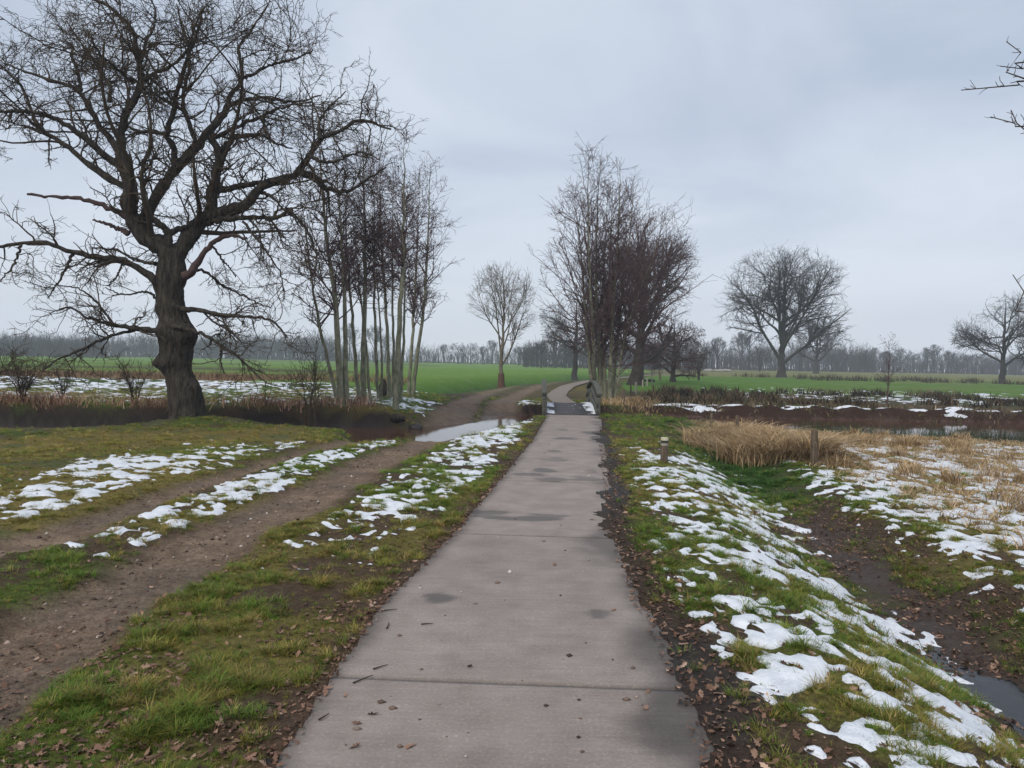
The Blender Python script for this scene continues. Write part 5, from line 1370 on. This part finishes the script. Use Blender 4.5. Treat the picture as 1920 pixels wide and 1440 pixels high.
# ------------------------------------------------------------------ saplings and shrubs
def shrub(px, py, py_top, wpx, label, nst=5, mat=M_OAKTWIG, seed=0, leaves=None, name='bare_shrub', r0=.02, Yd=None, n2=14, n3=20):
    g = gpos(px, py) if Yd is None else np.array([*at_y(px, py, Yd)[:2], 0.0])
    if Yd is not None: g[2] = H1(g[0], g[1])
    h_ = at_y(px, py_top, g[1])[2] - g[2]; wd = wpx * g[1] / F / 2
    rq = np.random.default_rng(900 + seed)
    root = empty(name, g, label, 'tree' if name == 'sapling' else 'shrub')
    Ps, Rs = [], []
    for k in range(nst):
        a = rq.uniform(0, 6.28); rr = rq.uniform(.25, 1.0) if nst > 1 else .05
        e = np.array([math.cos(a) * wd * rr, math.sin(a) * wd * rr, h_ * rq.uniform(.7, 1.0) if nst > 1 else h_])
        b = np.array([math.cos(a) * .06, math.sin(a) * .06, -.08]) * (nst > 1) + np.array([0, 0, -.02])
        P_ = resample(np.array([b, b * .5 + e * np.array([.2, .2, .4]), e]), 12); P_[2:] += rq.normal(size=(10, 3)) * .012
        Ps.append(P_); Rs.append(np.maximum(r0 * rq.uniform(.7, 1.1) * (1 - np.linspace(0, .9, 12)), .005))
    Ps, Rs = np.array(Ps), np.array(Rs)
    for k in range(nst):
        V_, q_ = tubes(Ps[k:k + 1], Rs[k:k + 1], 6); mesh_obj('stem', V_, q_, mat, root, smooth=True, local=True)
    b1, r1 = spawn(rq, Ps, Rs, nst * n2, (h_ * .12, h_ * .42), .7, 7, (.25, 1), .14, .12, .6, .012, .005, .4, fall=.4)
    b2, r2 = spawn(rq, b1, r1, nst * n2 * 4, (h_ * .04, h_ * .16), .7, 4, (.2, 1), .2, .05, .7, .008, .0045, .6)
    V_, q_ = join([tubes(b1, r1, 4), tubes(b2, r2, 3)]); mesh_obj('crown', V_, q_, mat, root, local=True)
    if leaves:
        i = rq.integers(0, len(b2), leaves); p = b2[i, -1]
        V_ = leaf_verts(rq, leaves) * 1.3 + p[:, None]
        f = (LF[None] + (np.arange(leaves) * 17)[:, None, None]).reshape(-1, 3)
        tag(mesh_obj('withered_leaves', V_.reshape(-1, 3), f, M_LEAF, root, col=np.repeat(pick(rq, leaves, [(.08, .035, .03), (.12, .06, .045)], [.5, .5]), 17, 0), local=True), kind='stuff')
    return root
shrub(252, 778, 664, 90, 'small bare shrub with upright stems just left of the oak trunk', 6, seed=1, Yd=20.2)
shrub(40, 785, 660, 150, 'twiggy bare bush at the left edge beyond the ditch', 9, seed=2, Yd=19.6, n2=18)
shrub(-40, 790, 640, 190, 'dense bare bush cut off by the left edge of the picture', 9, seed=3, Yd=19.3, n2=18)
shrub(118, 772, 690, 100, 'low bare bush between the leaning post and the left edge', 6, seed=4, Yd=21)
shrub(575, 772, 632, 60, 'thin dark bare sapling left of the pale square post', 2, seed=5, name='sapling', r0=.035, Yd=20.4, n2=22)
shrub(590, 790, 640, 50, 'thin bare sapling rising from the near ditch bank left of the alders', 1, seed=6, name='sapling', r0=.03, n2=30, Yd=19.9)
shrub(1664, 756, 648, 90, 'small sapling with a few withered leaves in the right-hand meadow', 1, mat=M_ALDERTWIG, seed=7, name='sapling', r0=.05, leaves=150, n2=30, Yd=34)
shrub(1310, 705, 652, 60, 'grey bare bush right of the drooping willow', 7, mat=M_FARBARK, seed=8, Yd=75, r0=.05)
shrub(498, 768, 716, 14, 'hair-thin sapling standing in the brown reed right of the oak', 1, seed=9, name='sapling', r0=.014, Yd=20.6, n2=8)

# ------------------------------------------------------------------ stump, boulder, log, heap
def lump(name, loc, s, mat, label, cat, seed, rough=.28):
    rq = np.random.default_rng(seed)
    u, v = np.meshgrid(np.linspace(0, 2 * np.pi, 19)[:-1], np.linspace(0.02, np.pi - .02, 12))
    n_ = 1 + rough * (fbm(np.cos(u) * np.sin(v) * 2 + seed, np.sin(u) * np.sin(v) * 2 + np.cos(v) * 2, .9, seed) - .5) * 2
    V_ = np.stack([np.cos(u) * np.sin(v) * n_ * s[0], np.sin(u) * np.sin(v) * n_ * s[1], np.cos(v) * n_ * s[2]], -1).reshape(-1, 3)
    i = np.arange(12 * 18).reshape(12, 18); nx = np.roll(i, -1, 1)
    q_ = np.stack([i[:-1], i[1:], nx[1:], nx[:-1]], -1).reshape(-1, 4)
    o = mesh_obj(name, V_, [q_, i[0][None, :], i[-1][None, ::-1]], mat, smooth=True); o.location = loc
    return tag(o, label, cat)
M_DARKSTONE = simple_mat('wet_dark_stone', (.018, .015, .013), (.045, .038, .032), 6, .5)
M_PALEHEAP = simple_mat('pale_heap', (.20, .19, .17), (.36, .34, .31), 2, .9)
g = at_z(779, 803, -.34); lump('boulder', g, (.19, .16, .13), M_DARKSTONE, 'dark wet boulder at the far edge of the ford water', 'boulder', 5)
g = gpos(746, 772); lump('root_plate', (g[0], g[1], g[2] + .08), (.22, .18, .11), M_OAKBARK, 'dark root lump on the bank below the tallest alder', 'stump', 6, .5)
g = gpos(718, 744); lump('tree_stump', (g[0], g[1], g[2] + .2), (.16, .15, .36), M_OAKBARK, 'dark broken stump standing among the alders', 'stump', 8, .4)
for k, px in enumerate((1328, 1350, 1368)):
    p = at_y(px, 690, 168); lump('pale_heap', (p[0], 168 + k, H1(p[0], 168) + .15), (1.3, 1.0, .45), M_PALEHEAP, ('leftmost', 'middle', 'rightmost')[k] + ' of three pale heaps far off at the pasture edge', 'heap', 20 + k)
p = at_y(1217, 706, 62)
V_, q_ = tubes(np.array([[(-.5, 0, .45), (0, .05, .47), (.5, 0, .44)]]), np.array([[.10, .11, .10]]), 8)
o = mesh_obj('fallen_log', V_, q_, M_OAKBARK); o.location = (p[0], 62, H1(p[0], 62) - .33); tag(o, 'dark log lying by the fence right of the big alder trunk', 'log')

# ------------------------------------------------------------------ oak outside the frame whose twig ends reach in at the right edge
TB = (9.6, 6.6)
ro = empty('overhanging_tree', (TB[0], TB[1], H1(*TB)), 'tree outside the right edge whose bare twig ends reach into the sky', 'tree')
P_ = resample(np.array([(TB[0], TB[1], H1(*TB) - .2), (TB[0] - .05, TB[1], 1.8), (TB[0], TB[1] + .1, 4.0), (TB[0] + .1, TB[1], 7.5)]), 16)
V_, q_ = tubes(P_[None], np.linspace(.26, .07, 16)[None], 12); mesh_obj('trunk', V_, q_, M_OAKBARK, ro, smooth=True)
tw = []
for ends, zb in (([(1960, 150), (1920, 158), (1872, 164), (1835, 164), (1802, 169)], 4.4), ([(1960, 112), (1922, 128), (1898, 133), (1875, 124)], 4.8), ([(1960, 150), (1918, 102), (1903, 90), (1887, 78)], 5.0),
                 ([(1970, 236), (1920, 232), (1893, 230), (1857, 219)], 4.0), ([(1970, 250), (1920, 220), (1896, 207)], 3.9), ([(1970, 590), (1925, 540), (1899, 515)], 2.4)):
    Yt = 8.2
    pts = [np.array([TB[0], TB[1], zb])] + [at_y(a, b, Yt + .1 * j) for j, (a, b) in enumerate(ends)]
    Pb = resample(np.array(pts), 20); Rb = np.linspace(.03, .005, 20)
    V_, q_ = tubes(Pb[None], Rb[None], 6); mesh_obj('limb', V_, q_, M_OAKTWIG, ro, smooth=True)
    b1, r1 = spawn(rng, Pb[None], Rb[None], 26, (.05, .16), .8, 4, (.35, 1), .2, .15, .7, .006, .003, .6)
    tw.append(tubes(b1, r1, 4))
V_, q_ = join(tw); mesh_obj('crown', V_, q_, M_OAKTWIG, ro)

# ------------------------------------------------------------------ haze
m, t = new_mat('winter_haze')
pv = N(t, 'ShaderNodeVolumePrincipled'); pv.inputs['Color'].default_value = (.80, .87, 1.0, 1); pv.inputs['Density'].default_value = 0.0010; pv.inputs['Anisotropy'].default_value = 0.0
o = N(t, 'ShaderNodeOutputMaterial'); t.links.new(pv.outputs[0], o.inputs['Volume'])
V_, q_ = box((0, 0, 13.0), (1000, 1000, 32.0))
tag(mesh_obj('haze', V_, q_, m), 'thin pale winter haze over the whole landscape', 'haze', kind='stuff')
